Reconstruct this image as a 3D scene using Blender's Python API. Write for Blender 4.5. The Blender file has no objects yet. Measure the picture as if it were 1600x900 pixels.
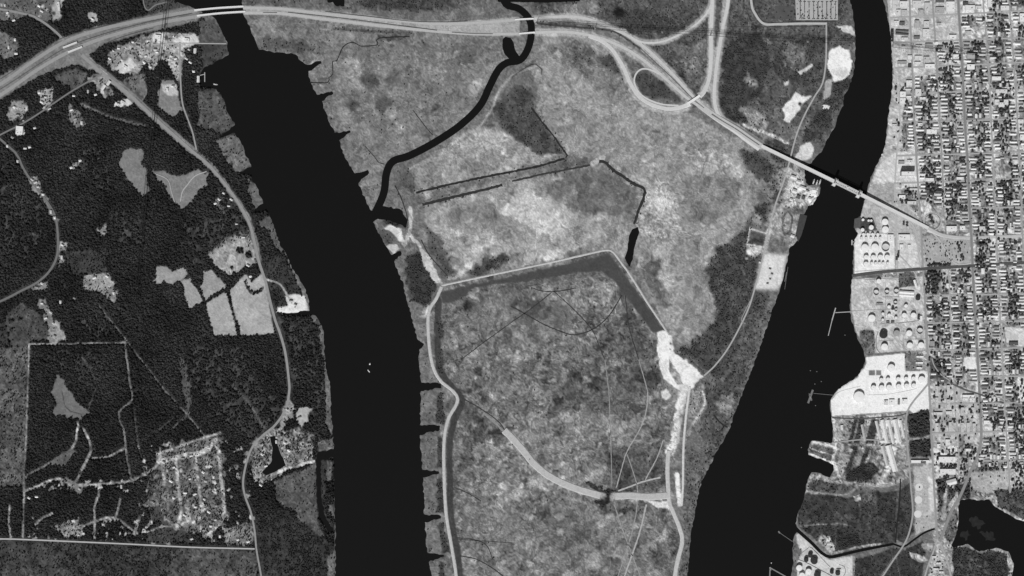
import bpy, bmesh, math, random
import numpy as np
from mathutils import Vector

# ------------------------------------------------------------------ camera, sky, sun, exposure
M = 3.0                                   # metres per map unit; the map plan is 1600 x 900 units
def wx(x): return (x - 800.0) * M
def wy(y): return (450.0 - y) * M
sc = bpy.context.scene
cam_d = bpy.data.cameras.new('camera'); cam = bpy.data.objects.new('camera', cam_d)
sc.collection.objects.link(cam); sc.camera = cam
CAM_H = 7600.0
cam.location = (0, 0, CAM_H); cam.rotation_euler = (0, 0, 0)
cam_d.sensor_width = 36.0; cam_d.lens = 36.0 * CAM_H / (1600 * M)
cam_d.clip_start = 10.0; cam_d.clip_end = 60000.0
SUN_EL, SUN_AZ = math.radians(47), math.radians(198)      # compass bearing of the sun, from north (image top)
world = bpy.data.worlds.new('World'); sc.world = world; world.use_nodes = True
nt = world.node_tree; bg = nt.nodes['Background']
sky = nt.nodes.new('ShaderNodeTexSky'); sky.sky_type = 'NISHITA'; sky.sun_disc = False
sky.sun_elevation = SUN_EL; sky.sun_rotation = SUN_AZ
bw = nt.nodes.new('ShaderNodeRGBToBW')                    # black-and-white film
nt.links.new(sky.outputs[0], bw.inputs[0]); nt.links.new(bw.outputs[0], bg.inputs[0])
bg.inputs[1].default_value = 0.06
sun_d = bpy.data.lights.new('sun', 'SUN'); sun_d.energy = 4.4; sun_d.angle = math.radians(0.53)
sun_d.color = (1, 1, 1)
sun = bpy.data.objects.new('sun', sun_d); sc.collection.objects.link(sun)
sdir = Vector((math.sin(SUN_AZ) * math.cos(SUN_EL), math.cos(SUN_AZ) * math.cos(SUN_EL), math.sin(SUN_EL)))
sun.rotation_euler = sdir.to_track_quat('Z', 'Y').to_euler()
vs = sc.view_settings; vs.view_transform = 'Standard'; vs.look = 'None'; vs.exposure = 0.0; vs.gamma = 1.0
K = 1.22                                  # how bright an albedo of 1 renders on level ground

rnd = random.Random(7); nr = np.random.RandomState(11)
C = sc.collection

# ------------------------------------------------------------------ materials (film grey 0..255 -> albedo)
def lin(g):
    c = g / 255.0
    return c / 12.92 if c <= 0.04045 else ((c + 0.055) / 1.055) ** 2.4
_mats = {}
def mat(g, noise=0.12, scale=0.12, rough=0.9, name=None, rand=0.0, stand=0.0):
    key = (g, noise, scale, rough, name, rand, stand)
    if key in _mats: return _mats[key]
    m = bpy.data.materials.new(name or 'grey_%d' % g); m.use_nodes = True
    n = m.node_tree; b = n.nodes['Principled BSDF']
    b.inputs['Roughness'].default_value = rough; b.inputs['Specular IOR Level'].default_value = 0.15
    a = lin(g) / K
    geo = n.nodes.new('ShaderNodeNewGeometry')
    t = n.nodes.new('ShaderNodeTexNoise'); t.inputs['Scale'].default_value = scale
    t.inputs['Detail'].default_value = 4; t.inputs['Roughness'].default_value = 0.7
    n.links.new(geo.outputs['Position'], t.inputs['Vector'])
    mr = n.nodes.new('ShaderNodeMapRange'); mr.inputs[1].default_value = 0.25; mr.inputs[2].default_value = 0.75
    mr.inputs[3].default_value = a * (1 - noise); mr.inputs[4].default_value = a * (1 + noise)
    n.links.new(t.outputs[0], mr.inputs[0])
    out = mr.outputs[0]
    if rand:
        oi = n.nodes.new('ShaderNodeObjectInfo')
        r = n.nodes.new('ShaderNodeMapRange'); r.inputs[3].default_value = 1 - rand; r.inputs[4].default_value = 1 + rand
        n.links.new(oi.outputs['Random'], r.inputs[0])
        mu = n.nodes.new('ShaderNodeMath'); mu.operation = 'MULTIPLY'
        n.links.new(out, mu.inputs[0]); n.links.new(r.outputs[0], mu.inputs[1]); out = mu.outputs[0]
    if stand:                                             # whole stands of trees differ in tone
        t2 = n.nodes.new('ShaderNodeTexNoise'); t2.inputs['Scale'].default_value = .006; t2.inputs['Detail'].default_value = 4; n.links.new(geo.outputs['Position'], t2.inputs['Vector'])
        r2 = n.nodes.new('ShaderNodeMapRange'); r2.inputs[1].default_value = .3; r2.inputs[2].default_value = .7; r2.inputs[3].default_value = 1 - stand; r2.inputs[4].default_value = 1 + stand
        n.links.new(t2.outputs[0], r2.inputs[0]); m2 = n.nodes.new('ShaderNodeMath'); m2.operation = 'MULTIPLY'; n.links.new(out, m2.inputs[0]); n.links.new(r2.outputs[0], m2.inputs[1]); out = m2.outputs[0]
    n.links.new(out, b.inputs['Base Color'])
    _mats[key] = m
    return m

# ------------------------------------------------------------------ helpers
def tag(o, label=None, cat=None, group=None, kind=None):
    if label: o['label'] = label
    if cat: o['category'] = cat
    if group: o['group'] = group
    if kind: o['kind'] = kind
    return o
def add(name, me, parent=None, loc=None, rz=0.0):
    o = bpy.data.objects.new(name, me); C.objects.link(o)
    if parent: o.parent = parent
    if loc is not None: o.location = loc
    if rz: o.rotation_euler = (0, 0, rz)
    return o
def empty(name, loc, rz=0.0):
    o = bpy.data.objects.new(name, None); C.objects.link(o); o.location = loc; o.rotation_euler = (0, 0, rz)
    o.empty_display_size = 2
    return o
class MB:
    def __init__(s): s.v = []; s.f = []
    def box(s, cx, cy, cz, lx, ly, lz, rz=0.0):
        n = len(s.v); c, si = math.cos(rz), math.sin(rz)
        for dz in (-.5, .5):
            for dx, dy in ((-.5, -.5), (.5, -.5), (.5, .5), (-.5, .5)):
                x, y = dx * lx, dy * ly
                s.v.append((cx + x * c - y * si, cy + x * si + y * c, cz + dz * lz))
        s.f += [(n, n + 3, n + 2, n + 1), (n + 4, n + 5, n + 6, n + 7), (n, n + 1, n + 5, n + 4), (n + 1, n + 2, n + 6, n + 5),
                (n + 2, n + 3, n + 7, n + 6), (n + 3, n, n + 4, n + 7)]
        return s
    def bar(s, a, b, w):
        a, b = Vector(a), Vector(b); d = (b - a).normalized()
        u = d.cross(Vector((0, 0, 1)) if abs(d.z) < .95 else Vector((1, 0, 0))).normalized() * w / 2; v = d.cross(u).normalized() * w / 2
        n = len(s.v)
        for p in (a, b):
            for q in (-u - v, u - v, u + v, v - u): s.v.append(tuple(p + q))
        s.f += [(n + i, n + (i + 1) % 4, n + 4 + (i + 1) % 4, n + 4 + i) for i in range(4)] + [(n + 3, n + 2, n + 1, n), (n + 4, n + 5, n + 6, n + 7)]
        return s
    def gable(s, cx, cy, z0, lx, ly, h, rz=0.0, hip=0.0):
        n = len(s.v); c, si = math.cos(rz), math.sin(rz)
        for x, y, z in ((-lx/2, -ly/2, 0), (lx/2, -ly/2, 0), (lx/2, ly/2, 0), (-lx/2, ly/2, 0), (-lx/2 + hip, 0, h), (lx/2 - hip, 0, h)):
            s.v.append((cx + x * c - y * si, cy + x * si + y * c, z0 + z))
        s.f += [(n, n + 1, n + 5, n + 4), (n + 2, n + 3, n + 4, n + 5), (n + 1, n + 2, n + 5), (n + 3, n, n + 4), (n + 3, n + 2, n + 1, n)]
        return s
    def cyl(s, cx, cy, z0, r, h, k=24, cone=0.0, bottom=True):
        n = len(s.v)
        for z in (z0, z0 + h):
            for i in range(k):
                a = 2 * math.pi * i / k; s.v.append((cx + r * math.cos(a), cy + r * math.sin(a), z))
        s.v.append((cx, cy, z0 + h + cone))
        s.f += [(n + i, n + (i + 1) % k, n + k + (i + 1) % k, n + k + i) for i in range(k)]
        s.f += [(n + k + i, n + k + (i + 1) % k, n + 2 * k) for i in range(k)]
        return s
    def mesh(s, name, m):
        me = bpy.data.meshes.new(name); me.from_pydata(s.v, [], s.f); me.materials.append(m); me.update()
        return me
    def build(s, name, m, parent=None, loc=None, rz=0.0): return add(name, s.mesh(name, m), parent, loc, rz)

def smooth(pts, step=3.0):
    """Catmull-Rom through plan points (any dimension)."""
    P = [np.array(p, float) for p in pts]
    if len(P) == 2:
        n = max(1, int(np.linalg.norm(P[1][:2] - P[0][:2]) / step)); return [P[0] + (P[1] - P[0]) * i / n for i in range(n + 1)]
    P = [2 * P[0] - P[1]] + P + [2 * P[-1] - P[-2]]; out = []
    for i in range(1, len(P) - 2):
        a, b, c, d = P[i - 1:i + 3]; n = max(1, int(np.linalg.norm(c[:2] - b[:2]) / step))
        for k in range(n):
            t = k / n
            out.append(.5 * (2 * b + (c - a) * t + (2 * a - 5 * b + 4 * c - d) * t * t + (3 * b - a - 3 * c + d) * t ** 3))
    out.append(P[-2]); return out
def rough_poly(pts, amp=0.8, step=4.0, closed=True, seed=0):
    r = random.Random(seed); out = []; n = len(pts)
    for i in range(n if closed else n - 1):
        a, b = pts[i], pts[(i + 1) % n]; L = math.hypot(b[0] - a[0], b[1] - a[1]); k = max(1, int(L / step))
        nx, ny = (-(b[1] - a[1]) / (L + 1e-6), (b[0] - a[0]) / (L + 1e-6))
        for j in range(k):
            t = j / k; o = 0 if j == 0 else r.uniform(-amp, amp)
            out.append((a[0] + (b[0] - a[0]) * t + nx * o, a[1] + (b[1] - a[1]) * t + ny * o))
    return out
def ribbon(name, pts, w, g, z=1.6, kind='structure', label=None, cat=None, bank=0.0, sm=True, noise=0.12, w2=None, parent=None, wob=0.0):
    """A strip of width w (map units) along plan points; bank > 0 makes a raised embankment with sloping sides of that height."""
    P = smooth(pts) if sm else [np.array(p, float) for p in pts]
    v = []; f = []; N = len(P); r = random.Random(N + int(P[0][0]))
    for i, p in enumerate(P):
        d = P[min(i + 1, N - 1)][:2] - P[max(i - 1, 0)][:2]; d = d / (np.linalg.norm(d) + 1e-9); n = np.array((-d[1], d[0]))
        ww = w if w2 is None else w + (w2 - w) * i / (N - 1)
        h = ww / 2; zz = (p[2] if len(p) > 2 else z + bank)
        row = [(-h, zz), (h, zz)]
        if bank or len(p) > 2:
            s = max(0.1, (zz - 0.4)) * 1.5 / M
            row = [(-h - s, 0.2)] + row + [(h + s, 0.2)]
        for o, z_ in row:
            q = p[:2] + n * (o + (r.uniform(-wob, wob) if wob else 0)); v.append((wx(q[0]), wy(q[1]), z_))
    k = len(v) // N
    for i in range(N - 1):
        for j in range(k - 1): f.append((i * k + j, (i + 1) * k + j, (i + 1) * k + j + 1, i * k + j + 1))
    me = bpy.data.meshes.new(name); me.from_pydata(v, [], f); me.materials.append(mat(g, noise)); me.update()
    o = add(name, me, parent); tag(o, label, cat, None, kind)
    return o
def sheet(name, pts, g, z=1.35, label=None, cat=None, amp=0.7, noise=0.16, scale=0.02, kind='structure', parent=None):
    P = rough_poly(pts, amp, 3.0, True, int(pts[0][0] * 7 + pts[0][1]))
    me = bpy.data.meshes.new(name); me.from_pydata([(wx(x), wy(y), z) for x, y in P], [], [tuple(range(len(P)))])
    me.materials.append(mat(g, noise, scale)); me.update()
    if me.polygons[0].normal.z < 0: me.flip_normals()
    o = add(name, me, parent); tag(o, label, cat, None, kind); return o

# ------------------------------------------------------------------ plan raster: ground tone, wood density, distance to water
S = 1.6
gx = np.arange(-112, 1712 + S, S); gy = np.arange(-80, 980 + S, S)
X, Y = np.meshgrid(gx, gy); H, W = X.shape
T = np.full((H, W), 112.0); D = np.zeros((H, W)); A = np.full((H, W), 0.16)
def vnoise(scale, seed, warp=None):
    r = np.random.RandomState(seed); nx_, ny_ = int(1840 / scale) + 4, int(1080 / scale) + 4
    g = r.rand(ny_, nx_)
    if warp is None:
        fx = (X[0] + 112) / scale; fy = (Y[:, 0] + 80) / scale
        ix = fx.astype(int); iy = fy.astype(int); tx = fx - ix; ty = fy - iy
        tx = tx * tx * (3 - 2 * tx); ty = ty * ty * (3 - 2 * ty)
        a = g[iy][:, ix] * (1 - tx) + g[iy][:, ix + 1] * tx; b = g[iy + 1][:, ix] * (1 - tx) + g[iy + 1][:, ix + 1] * tx
        return (a * (1 - ty[:, None]) + b * ty[:, None]) * 2 - 1
    fx = np.clip((X + 112 + warp[0]) / scale, 0, nx_ - 2.01); fy = np.clip((Y + 80 + warp[1]) / scale, 0, ny_ - 2.01)
    ix = fx.astype(int); iy = fy.astype(int); tx = fx - ix; ty = fy - iy; tx = tx * tx * (3 - 2 * tx); ty = ty * ty * (3 - 2 * ty)
    return ((g[iy, ix] * (1 - tx) + g[iy, ix + 1] * tx) * (1 - ty) + (g[iy + 1, ix] * (1 - tx) + g[iy + 1, ix + 1] * tx) * ty) * 2 - 1
WX = vnoise(9, 1) * 1.4 + vnoise(4, 2) * .8; WY = vnoise(9, 3) * 1.4 + vnoise(4, 4) * .8
def sl(x0, x1, y0, y1):
    return (slice(max(0, int((y0 + 80) / S)), max(0, min(H, int((y1 + 80) / S) + 2))), slice(max(0, int((x0 + 112) / S)), max(0, min(W, int((x1 + 112) / S) + 2))))
def segdist(x, y, a, b):
    dx, dy = b[0] - a[0], b[1] - a[1]; t = np.clip(((x - a[0]) * dx + (y - a[1]) * dy) / (dx * dx + dy * dy + 1e-9), 0, 1)
    return np.hypot(x - a[0] - t * dx, y - a[1] - t * dy)
def put(s, a, tone, d, amp):
    if tone is not None: T[s] = T[s] * (1 - a) + tone * a
    if d is not None: D[s] = D[s] * (1 - a) + d * a
    if amp is not None: A[s] = A[s] * (1 - a) + amp * a
def fill(tone, pts, d=None, amp=None, soft=1.2, warp=1.0):
    xs = [p[0] for p in pts]; ys = [p[1] for p in pts]; m = 4 + soft + 2 * warp
    s = sl(min(xs) - m, max(xs) + m, min(ys) - m, max(ys) + m)
    x = X[s] + WX[s] * warp; y = Y[s] + WY[s] * warp
    if x.size == 0: return
    ins = np.zeros(x.shape, bool); dist = np.full(x.shape, 1e9); n = len(pts)
    for i in range(n):
        a, b = pts[i], pts[(i + 1) % n]
        if a[1] != b[1]: ins ^= ((a[1] > y) != (b[1] > y)) & (x < (b[0] - a[0]) * (y - a[1]) / (b[1] - a[1]) + a[0])
        np.minimum(dist, segdist(x, y, a, b), out=dist)
    sd = np.where(ins, dist, -dist); a = np.clip(sd / (2 * soft) + .5, 0, 1); put(s, a * a * (3 - 2 * a), tone, d, amp)
def stroke(tone, pts, w, d=None, amp=None, soft=.8, warp=.35, sm=True, gap=1.3):
    P = smooth(pts, 8) if sm else pts
    xs = [p[0] for p in P]; ys = [p[1] for p in P]; m = w + 4
    s = sl(min(xs) - m, max(xs) + m, min(ys) - m, max(ys) + m)
    x = X[s] + WX[s] * warp; y = Y[s] + WY[s] * warp
    if x.size == 0: return
    dist = np.full(x.shape, 1e9)
    for i in range(len(P) - 1):
        a, b = P[i], P[i + 1]
        q = (slice(None), slice(None)); np.minimum(dist[q], segdist(x, y, a, b), out=dist)
    a = np.clip((w / 2 + soft - dist) / (2 * soft), 0, 1); put(s, a * a * (3 - 2 * a), tone, None, amp)
    if d is not None:
        a = np.clip((w / 2 + soft + gap - dist) / (2 * soft), 0, 1); put(s, a, None, d, None)
def blob(tone, x, y, r, d=None, amp=None, soft=None):
    fill(tone, [(x + r * math.cos(i * .7), y + r * math.sin(i * .7)) for i in range(9)], d, amp, soft or max(1, r * .35), 1.2)

# ---- water bodies in plan
west_river = [(268,-80),(272,0),(300,12),(335,28),(345,45),(355,65),(357,86),(340,94),(318,107),(313,118),(314,136),(338,139),(350,155),(355,175),(367,195),(346,211),(350,214),(366,207),(377,225),(386,246),(393,261),(373,269),(375,273),(388,272),(400,290),(411,318),(397,327),(400,331),(418,330),(430,358),(438,385),(446,395),(452,411),(465,430),(476,450),(481,465),(484,486),(440,489),(445,493),(490,492),(498,500),(506,520),(507,545),(509,575),(515,600),(517,640),(520,680),(521,702),(497,706),(494,712),(494,740),(496,790),(500,812),(514,832),(521,828),(508,806),(503,780),(501,720),(521,714),(522,760),(524,830),(524,980),
  (678,980),(675,900),(670,878),(694,870),(694,867),(668,864),(664,816),(689,810),(689,806),(663,804),(661,746),(686,740),(686,736),(660,734),(656,680),(687,672),(688,664),(656,664),(658,611),(690,606),(690,599),(658,598),(655,570),(655,546),(663,537),(652,530),(645,500),(637,475),(631,447),(622,425),(616,409),(628,396),(626,392),(612,399),(607,390),(595,370),(583,347),(590,342),(606,344),(622,350),(635,356),(637,344),(626,327),(600,322),(590,330),(578,328),(573,318),(560,286),(577,270),(575,265),(554,271),(545,255),(533,232),(530,219),(548,207),(547,203),(523,208),(512,185),(503,158),(521,146),(519,142),(495,148),(485,128),(482,111),(503,99),(501,95),(480,101),(470,95),(462,85),(440,82),(425,81),(405,78),(402,72),(395,55),(385,30),(380,22),(370,-80)]
east_river = [(1320,-80),(1328,0),(1333,20),(1335,40),(1337,60),(1337,75),(1336,95),(1332,120),(1326,138),(1318,150),(1318,165),(1311,178),(1305,198),(1295,215),(1290,222),(1285,235),(1275,245),(1268,255),(1258,258),(1257,270),(1259,285),(1264,290),(1282,286),(1281,302),(1273,312),(1270,320),(1262,322),(1258,332),(1252,352),(1247,375),(1240,383),(1233,388),(1231,405),(1225,430),(1218,455),(1208,480),(1205,490),(1195,520),(1185,550),(1172,585),(1160,615),(1148,645),(1140,670),(1130,690),(1120,705),(1108,730),(1097,750),(1090,775),(1086,800),(1080,830),(1077,860),(1074,900),(1068,980),
  (1240,980),(1236,900),(1240,880),(1238,860),(1240,842),(1247,828),(1243,818),(1246,805),(1252,790),(1258,770),(1262,750),(1268,738),(1275,738),(1297,746),(1303,735),(1302,726),(1285,718),(1263,711),(1262,702),(1268,689),(1282,690),(1300,692),(1302,670),(1299,650),(1297,640),(1298,625),(1302,618),(1310,608),(1325,598),(1340,588),(1348,575),(1352,560),(1350,550),(1343,535),(1335,515),(1330,500),(1328,480),(1330,450),(1332,430),(1333,400),(1335,375),(1341,364),(1336,358),(1337,343),(1345,338),(1350,318),(1355,300),(1360,280),(1368,260),(1377,245),(1384,225),(1386,200),(1388,180),(1393,150),(1395,120),(1393,70),(1390,40),(1386,20),(1380,0),(1368,-80)]
lake = [(1497,792),(1500,782),(1515,779),(1530,782),(1545,780),(1555,792),(1570,801),(1590,812),(1612,816),(1712,840),(1712,990),(1582,980),(1580,905),(1584,880),(1576,862),(1556,856),(1530,862),(1512,850),(1490,856),(1486,852),(1494,835),(1498,815)]
pond_west = [(421,682),(430,681),(437,705),(447,727),(432,736),(416,743),(409,738),(424,722),(426,700)]
pond_basin = [(997,354),(999,362),(991,388),(989,405),(983,418),(976,403),(980,392),(983,368),(988,358)]
pond_north = [(785,62),(790,57),(798,59),(803,68),(805,78),(812,88),(806,98),(795,92),(788,84),(785,74)]
slough_north = [(775,-20),(905,-20),(906,2),(850,4),(800,3),(778,3)]
pond_nw = [(505,-20),(512,4),(520,3),(524,9),(538,10),(539,-20)]
def band(pts, w0, w1=None):
    P = smooth(pts, 5); n = len(P); L = []; R = []
    for i, p in enumerate(P):
        d = P[min(i + 1, n - 1)] - P[max(i - 1, 0)]; d /= np.linalg.norm(d) + 1e-9; q = np.array((-d[1], d[0])); w = (w0 + ((w1 if w1 is not None else w0) - w0) * i / (n - 1)) / 2
        L.append(tuple(p + q * w)); R.append(tuple(p - q * w))
    return L + R[::-1]
creek = band([(582,338),(590,325),(600,300),(604,270),(614,252),(640,243),(680,222),(720,195),(750,165),(765,135),(778,110),(792,98),(812,94),(824,78),(830,55),(828,32),(812,14),(790,6),(784,-20)], 12, 11)
drain = band([(1242,824),(1250,832),(1268,848),(1284,864),(1296,870),(1310,868),(1340,861),(1370,855),(1396,850)], 5.5, 4)
drain2 = band([(1396,850),(1412,854),(1430,842),(1445,832),(1461,826)], 3, 3)
cut = band([(692,442),(690,444)], .1)
waters = [(west_river, 1.5), (east_river, 1.1), (lake, .8), (pond_west, .5), (pond_basin, .5), (pond_north, .5), (slough_north, .5), (pond_nw, .8), (creek, .4), (drain, .3), (drain2, .3)]
SD = np.full((H, W), 14.0); INW = np.zeros((H, W), bool)
for k, (poly, amp) in enumerate(waters):
    P = rough_poly(poly, amp, 3.5, True, 50 + k); n = len(P)
    xs = [p[0] for p in P]; ys = [p[1] for p in P]
    s = sl(min(xs) - 15, max(xs) + 15, min(ys) - 15, max(ys) + 15); x, y = X[s], Y[s]; ins = np.zeros(x.shape, bool)
    for i in range(n):
        a, b = P[i], P[(i + 1) % n]
        if a[1] != b[1]:
            r0 = max(0, int((min(a[1], b[1]) + 80) / S) - 1); r1 = min(H, int((max(a[1], b[1]) + 80) / S) + 3)
            rs = slice(max(0, r0 - s[0].start), max(0, r1 - s[0].start))
            xx, yy = x[rs], y[rs]
            ins[rs] ^= ((a[1] > yy) != (b[1] > yy)) & (xx < (b[0] - a[0]) * (yy - a[1]) / (b[1] - a[1]) + a[0])
        q = sl(min(a[0], b[0]) - 14, max(a[0], b[0]) + 14, min(a[1], b[1]) - 14, max(a[1], b[1]) + 14)
        if SD[q].size: SD[q] = np.minimum(SD[q], segdist(X[q], Y[q], a, b))
    INW[s] |= ins
SDW = np.where(INW, -SD, SD)

# ---- north to south streets of the town
ST = {1: [(1420,-80),(1421,0),(1425,100),(1428,180),(1431,236),(1435,300),(1439,354),(1441,400),(1444,450),(1448,530),(1451,590),(1454,650),(1458,740),(1463,822),(1465,842)],
      2: [(1455,-80),(1457,0),(1461,60),(1464,118),(1469,200),(1471,240),(1474,300),(1474,336)],
      3: [(1494,-80),(1497,0),(1500,50),(1504,118),(1508,200),(1512,260),(1515,330),(1518,380),(1521,450),(1525,520),(1529,590),(1532,650),(1533,682),(1529,707),(1515,740),(1500,775),(1486,800),(1476,826),(1468,846)],
      4: [(1533,-80),(1536,0),(1541,60),(1546,130),(1549,200),(1552,260),(1555,330),(1558,400),(1561,472),(1565,540),(1568,600),(1571,660),(1575,720),(1578,770)],
      5: [(1573,-80),(1576,0),(1581,60),(1586,130),(1590,200),(1593,260),(1596,330),(1599,400),(1603,472),(1607,560),(1612,660),(1618,800)],
      6: [(1482,420),(1484,472),(1487,530),(1490,590),(1493,650),(1497,690),(1498,745)]}

# ---- ground cover, west bank
rb0 = random.Random(21)
fill(52, [(-130,-100),(262,-100),(272,0),(320,30),(350,100),(365,200),(395,262),(450,410),(485,490),(510,580),(522,720),(524,990),(-130,990)], d=1.0, amp=.3, warp=0)
def F(tone, d, *pts, amp=None, soft=1.5, warp=2.0): fill(tone, list(pts), d, amp or (.07 if d == 0 else .16), soft, warp)
F(108,.16,(-112,-80),(100,-80),(98,30),(75,35),(40,25),(-20,40),(-112,60))
F(165,0,(84,-5),(99,-5),(96,28),(80,29))
F(110,.1,(-10,42),(30,65),(25,90),(8,93),(-10,80))
F(170,0,(137,22),(150,20),(154,34),(140,36))
F(75,.4,(220,-20),(262,-20),(300,15),(240,24),(228,18))
F(150,.12,(165,105),(180,72),(195,70),(235,52),(260,50),(310,55),(312,68),(290,72),(286,100),(280,130),(262,100),(250,95),(240,110),(225,100),(210,118),(180,112), amp=.25)
F(205,0,(180,106),(204,90),(213,103),(192,117), warp=.4)
F(150,.1,(168,85),(185,72),(200,85),(180,98)); F(215,0,(238,53),(256,51),(256,64),(238,66), warp=.5)
F(205,0,(268,62),(290,57),(305,54),(312,67),(280,69), warp=.6)
F(130,0,(250,125),(275,125),(285,175),(270,183),(245,165)); F(190,0,(252,130),(276,132),(276,150),(256,146))
F(110,.1,(198,120),(226,113),(232,150),(215,160),(190,130))
F(90,.1,(82,118),(118,105),(140,115),(118,140),(98,136)); F(150,.15,(135,122),(160,115),(178,142),(165,155),(150,140)); F(205,0,(180,160),(200,152),(208,160),(196,172),(178,168))
F(150,.2,(60,140),(82,135),(85,150),(77,178),(65,165)); F(140,.05,(18,158),(36,154),(45,176),(24,190),(10,182)); F(218,0,(25,197),(38,196),(39,211),(26,214), warp=.3)
F(125,.3,(105,160),(125,175),(135,195),(120,205),(108,190)); stroke(95,[(128,163),(165,180),(225,196)],4,d=.2)
for i in range(420):
    q = rb0.choice(((165,310,55,115),(0,100,-10,95),(130,210,115,172),(10,90,138,195),(250,345,690,825),(215,350,690,835),(250,345,690,825),(85,135,810,840),(355,395,815,850),(400,490,640,755)))
    x, y = rb0.uniform(q[0], q[1]), rb0.uniform(q[2], q[3]); jj, ii = int((x + 112) / S), int((y + 80) / S)
    if T[ii, jj] > 74: blob(rb0.choice((205, 190, 165, 80, 70, 60)), x, y, rb0.uniform(1.2, 3.4))
F(85,.05,(312,34),(335,30),(346,48),(356,70),(312,70)); F(72,.1,(312,70),(356,70),(357,86),(338,95),(316,106))
F(92,.12,(312,142),(338,139),(350,155),(368,195),(345,207),(322,202),(306,195),(310,165), amp=.2)
F(108,.1,(338,222),(352,212),(370,208),(380,228),(396,260),(372,270),(355,250)); F(100,.1,(384,276),(400,290),(410,318),(396,325),(388,300))
F(105,.1,(398,285),(407,292),(420,322),(402,330)); F(100,.15,(404,345),(428,334),(440,370),(446,390),(438,400),(424,372))
F(60,.6,(400,400),(440,400),(480,470),(440,490),(418,440))
F(125,0,(185,262),(192,246),(193,235),(205,231),(226,236),(222,258),(231,270),(232,300),(220,306),(209,290),(198,276))
F(127,0,(240,265),(262,270),(280,276),(310,266),(326,270),(321,290),(306,305),(300,318),(285,328),(278,320),(268,308),(258,294),(245,282))
F(172,.05,(109,259),(120,251),(132,247),(130,255),(112,266)); F(140,.1,(152,356),(165,350),(171,362),(160,370))
F(120,.3,(333,310),(345,306),(366,315),(364,330),(346,335))
F(155,0,(317,391),(330,378),(355,366),(388,356),(393,375),(400,400),(401,413),(380,416),(370,426),(357,432),(345,420),(330,405), amp=.18)
for p in ((331,386,4),(375,392,6),(389,398,5),(363,418,3)): blob(60, *p, d=.9)
F(152,0,(239,440),(244,418),(260,418),(270,424),(288,416),(292,430),(280,442),(262,443)); F(160,0,(282,440),(298,432),(308,455),(316,470),(296,484),(286,460))
F(157,0,(318,420),(330,421),(350,444),(351,451),(320,469),(312,450)); F(165,0,(321,473),(353,456),(366,500),(371,525),(334,525), warp=.4)
F(168,0,(358,453),(384,428),(394,441),(404,430),(412,428),(429,522),(377,525),(366,490), warp=.4); stroke(58,[(382,440),(392,458),(405,456),(410,450)],2.5,d=.8)
F(215,0,(445,462),(460,460),(476,462),(483,485),(466,488),(432,490),(434,481),(450,478), warp=.7); stroke(165,[(415,436),(438,445),(452,466)],3,d=0)
F(150,.1,(130,432),(150,426),(172,425),(180,450),(176,456),(132,452)); F(130,.3,(150,450),(186,450),(182,476),(172,472))
F(150,.15,(45,280),(60,275),(65,295),(75,310),(62,311),(50,298)); F(115,.2,(60,300),(75,308),(78,325),(92,345),(85,346),(70,318)); F(150,.2,(94,375),(106,380),(104,391),(92,393)); F(125,.2,(92,394),(104,410),(90,419)); F(130,.2,(52,446),(78,437),(72,452),(45,452))
F(66,.45,(100,391),(166,390),(166,425),(116,430),(105,410))
F(78,.08,(8,494),(35,473),(60,490),(75,510),(75,532),(46,537),(45,556),(25,552),(14,530), amp=.2); F(155,.05,(75,500),(96,500),(93,514),(106,530),(86,538),(74,530)); F(130,.15,(58,468),(72,468),(84,500),(72,505))
for p in ((18,502,4),(32,498,3),(18,516,2.5)): blob(48, *p, d=.9)
F(88,.22,(-112,540),(44,545),(41,675),(39,760),(-112,760), amp=.25); F(60,.5,(-112,470),(5,490),(14,540),(-112,545))
for q_ in ([(290,352),(350,343),(384,362),(335,384),(302,424),(285,400)],[(140,225),(182,238),(172,300),(128,292),(120,250)],[(5,100),(60,110),(40,135),(0,130)],[(430,500),(500,505),(506,600),(500,690),(470,620),(440,560)],[(180,330),(230,340),(220,380),(170,375)],[(60,555),(120,545),(160,570),(130,600),(90,575)],[(120,500),(190,470),(210,500),(160,530)],[(330,290),(375,330),(392,380),(360,350)],[(0,235),(20,260),(60,320),(75,380),(40,400),(0,420)]): fill(64, q_, .72, .3, 8, 4)
F(112,0,(86,584),(91,583),(102,600),(112,615),(122,630),(135,640),(146,647),(125,656),(95,650),(80,643),(90,630),(82,612)); stroke(60,[(97,610),(104,638),(128,648)],1)
T0 = 115
stroke(140,[(45,538),(120,537),(198,535)],1.8,d=0); stroke(130,[(46,538),(45,560),(41,680),(38,745),(36,842)],2.6,d=0)
stroke(125,[(195,537),(203,600),(206,625),(186,645),(194,675),(197,705),(205,752)],2.4,d=.05); stroke(110,[(155,478),(200,535),(250,600),(290,645),(322,684)],1.8,d=.1)
stroke(80,[(130,560),(147,590),(150,605),(138,640)],1.5,d=.3); stroke(80,[(210,640),(213,675),(220,715)],1.6,d=.3); F(92,.45,(280,558),(294,572),(300,630),(290,646),(283,600)); stroke(95,[(296,645),(285,655),(272,668)],3,d=.2); stroke(80,[(270,655),(245,675)],1.5,d=.3)
F(68,.65,(300,540),(370,545),(440,640),(400,690),(340,650),(300,600), amp=.2); stroke(90,[(365,605),(385,625),(405,655),(412,668)],3,d=.3)
F(80,.6,(222,770),(246,710),(250,770),(262,830),(235,820), soft=4, warp=4); F(104,.36,(246,702),(345,676),(352,720),(352,820),(322,838),(262,828),(246,765), amp=.3, soft=4, warp=4.5)
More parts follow.
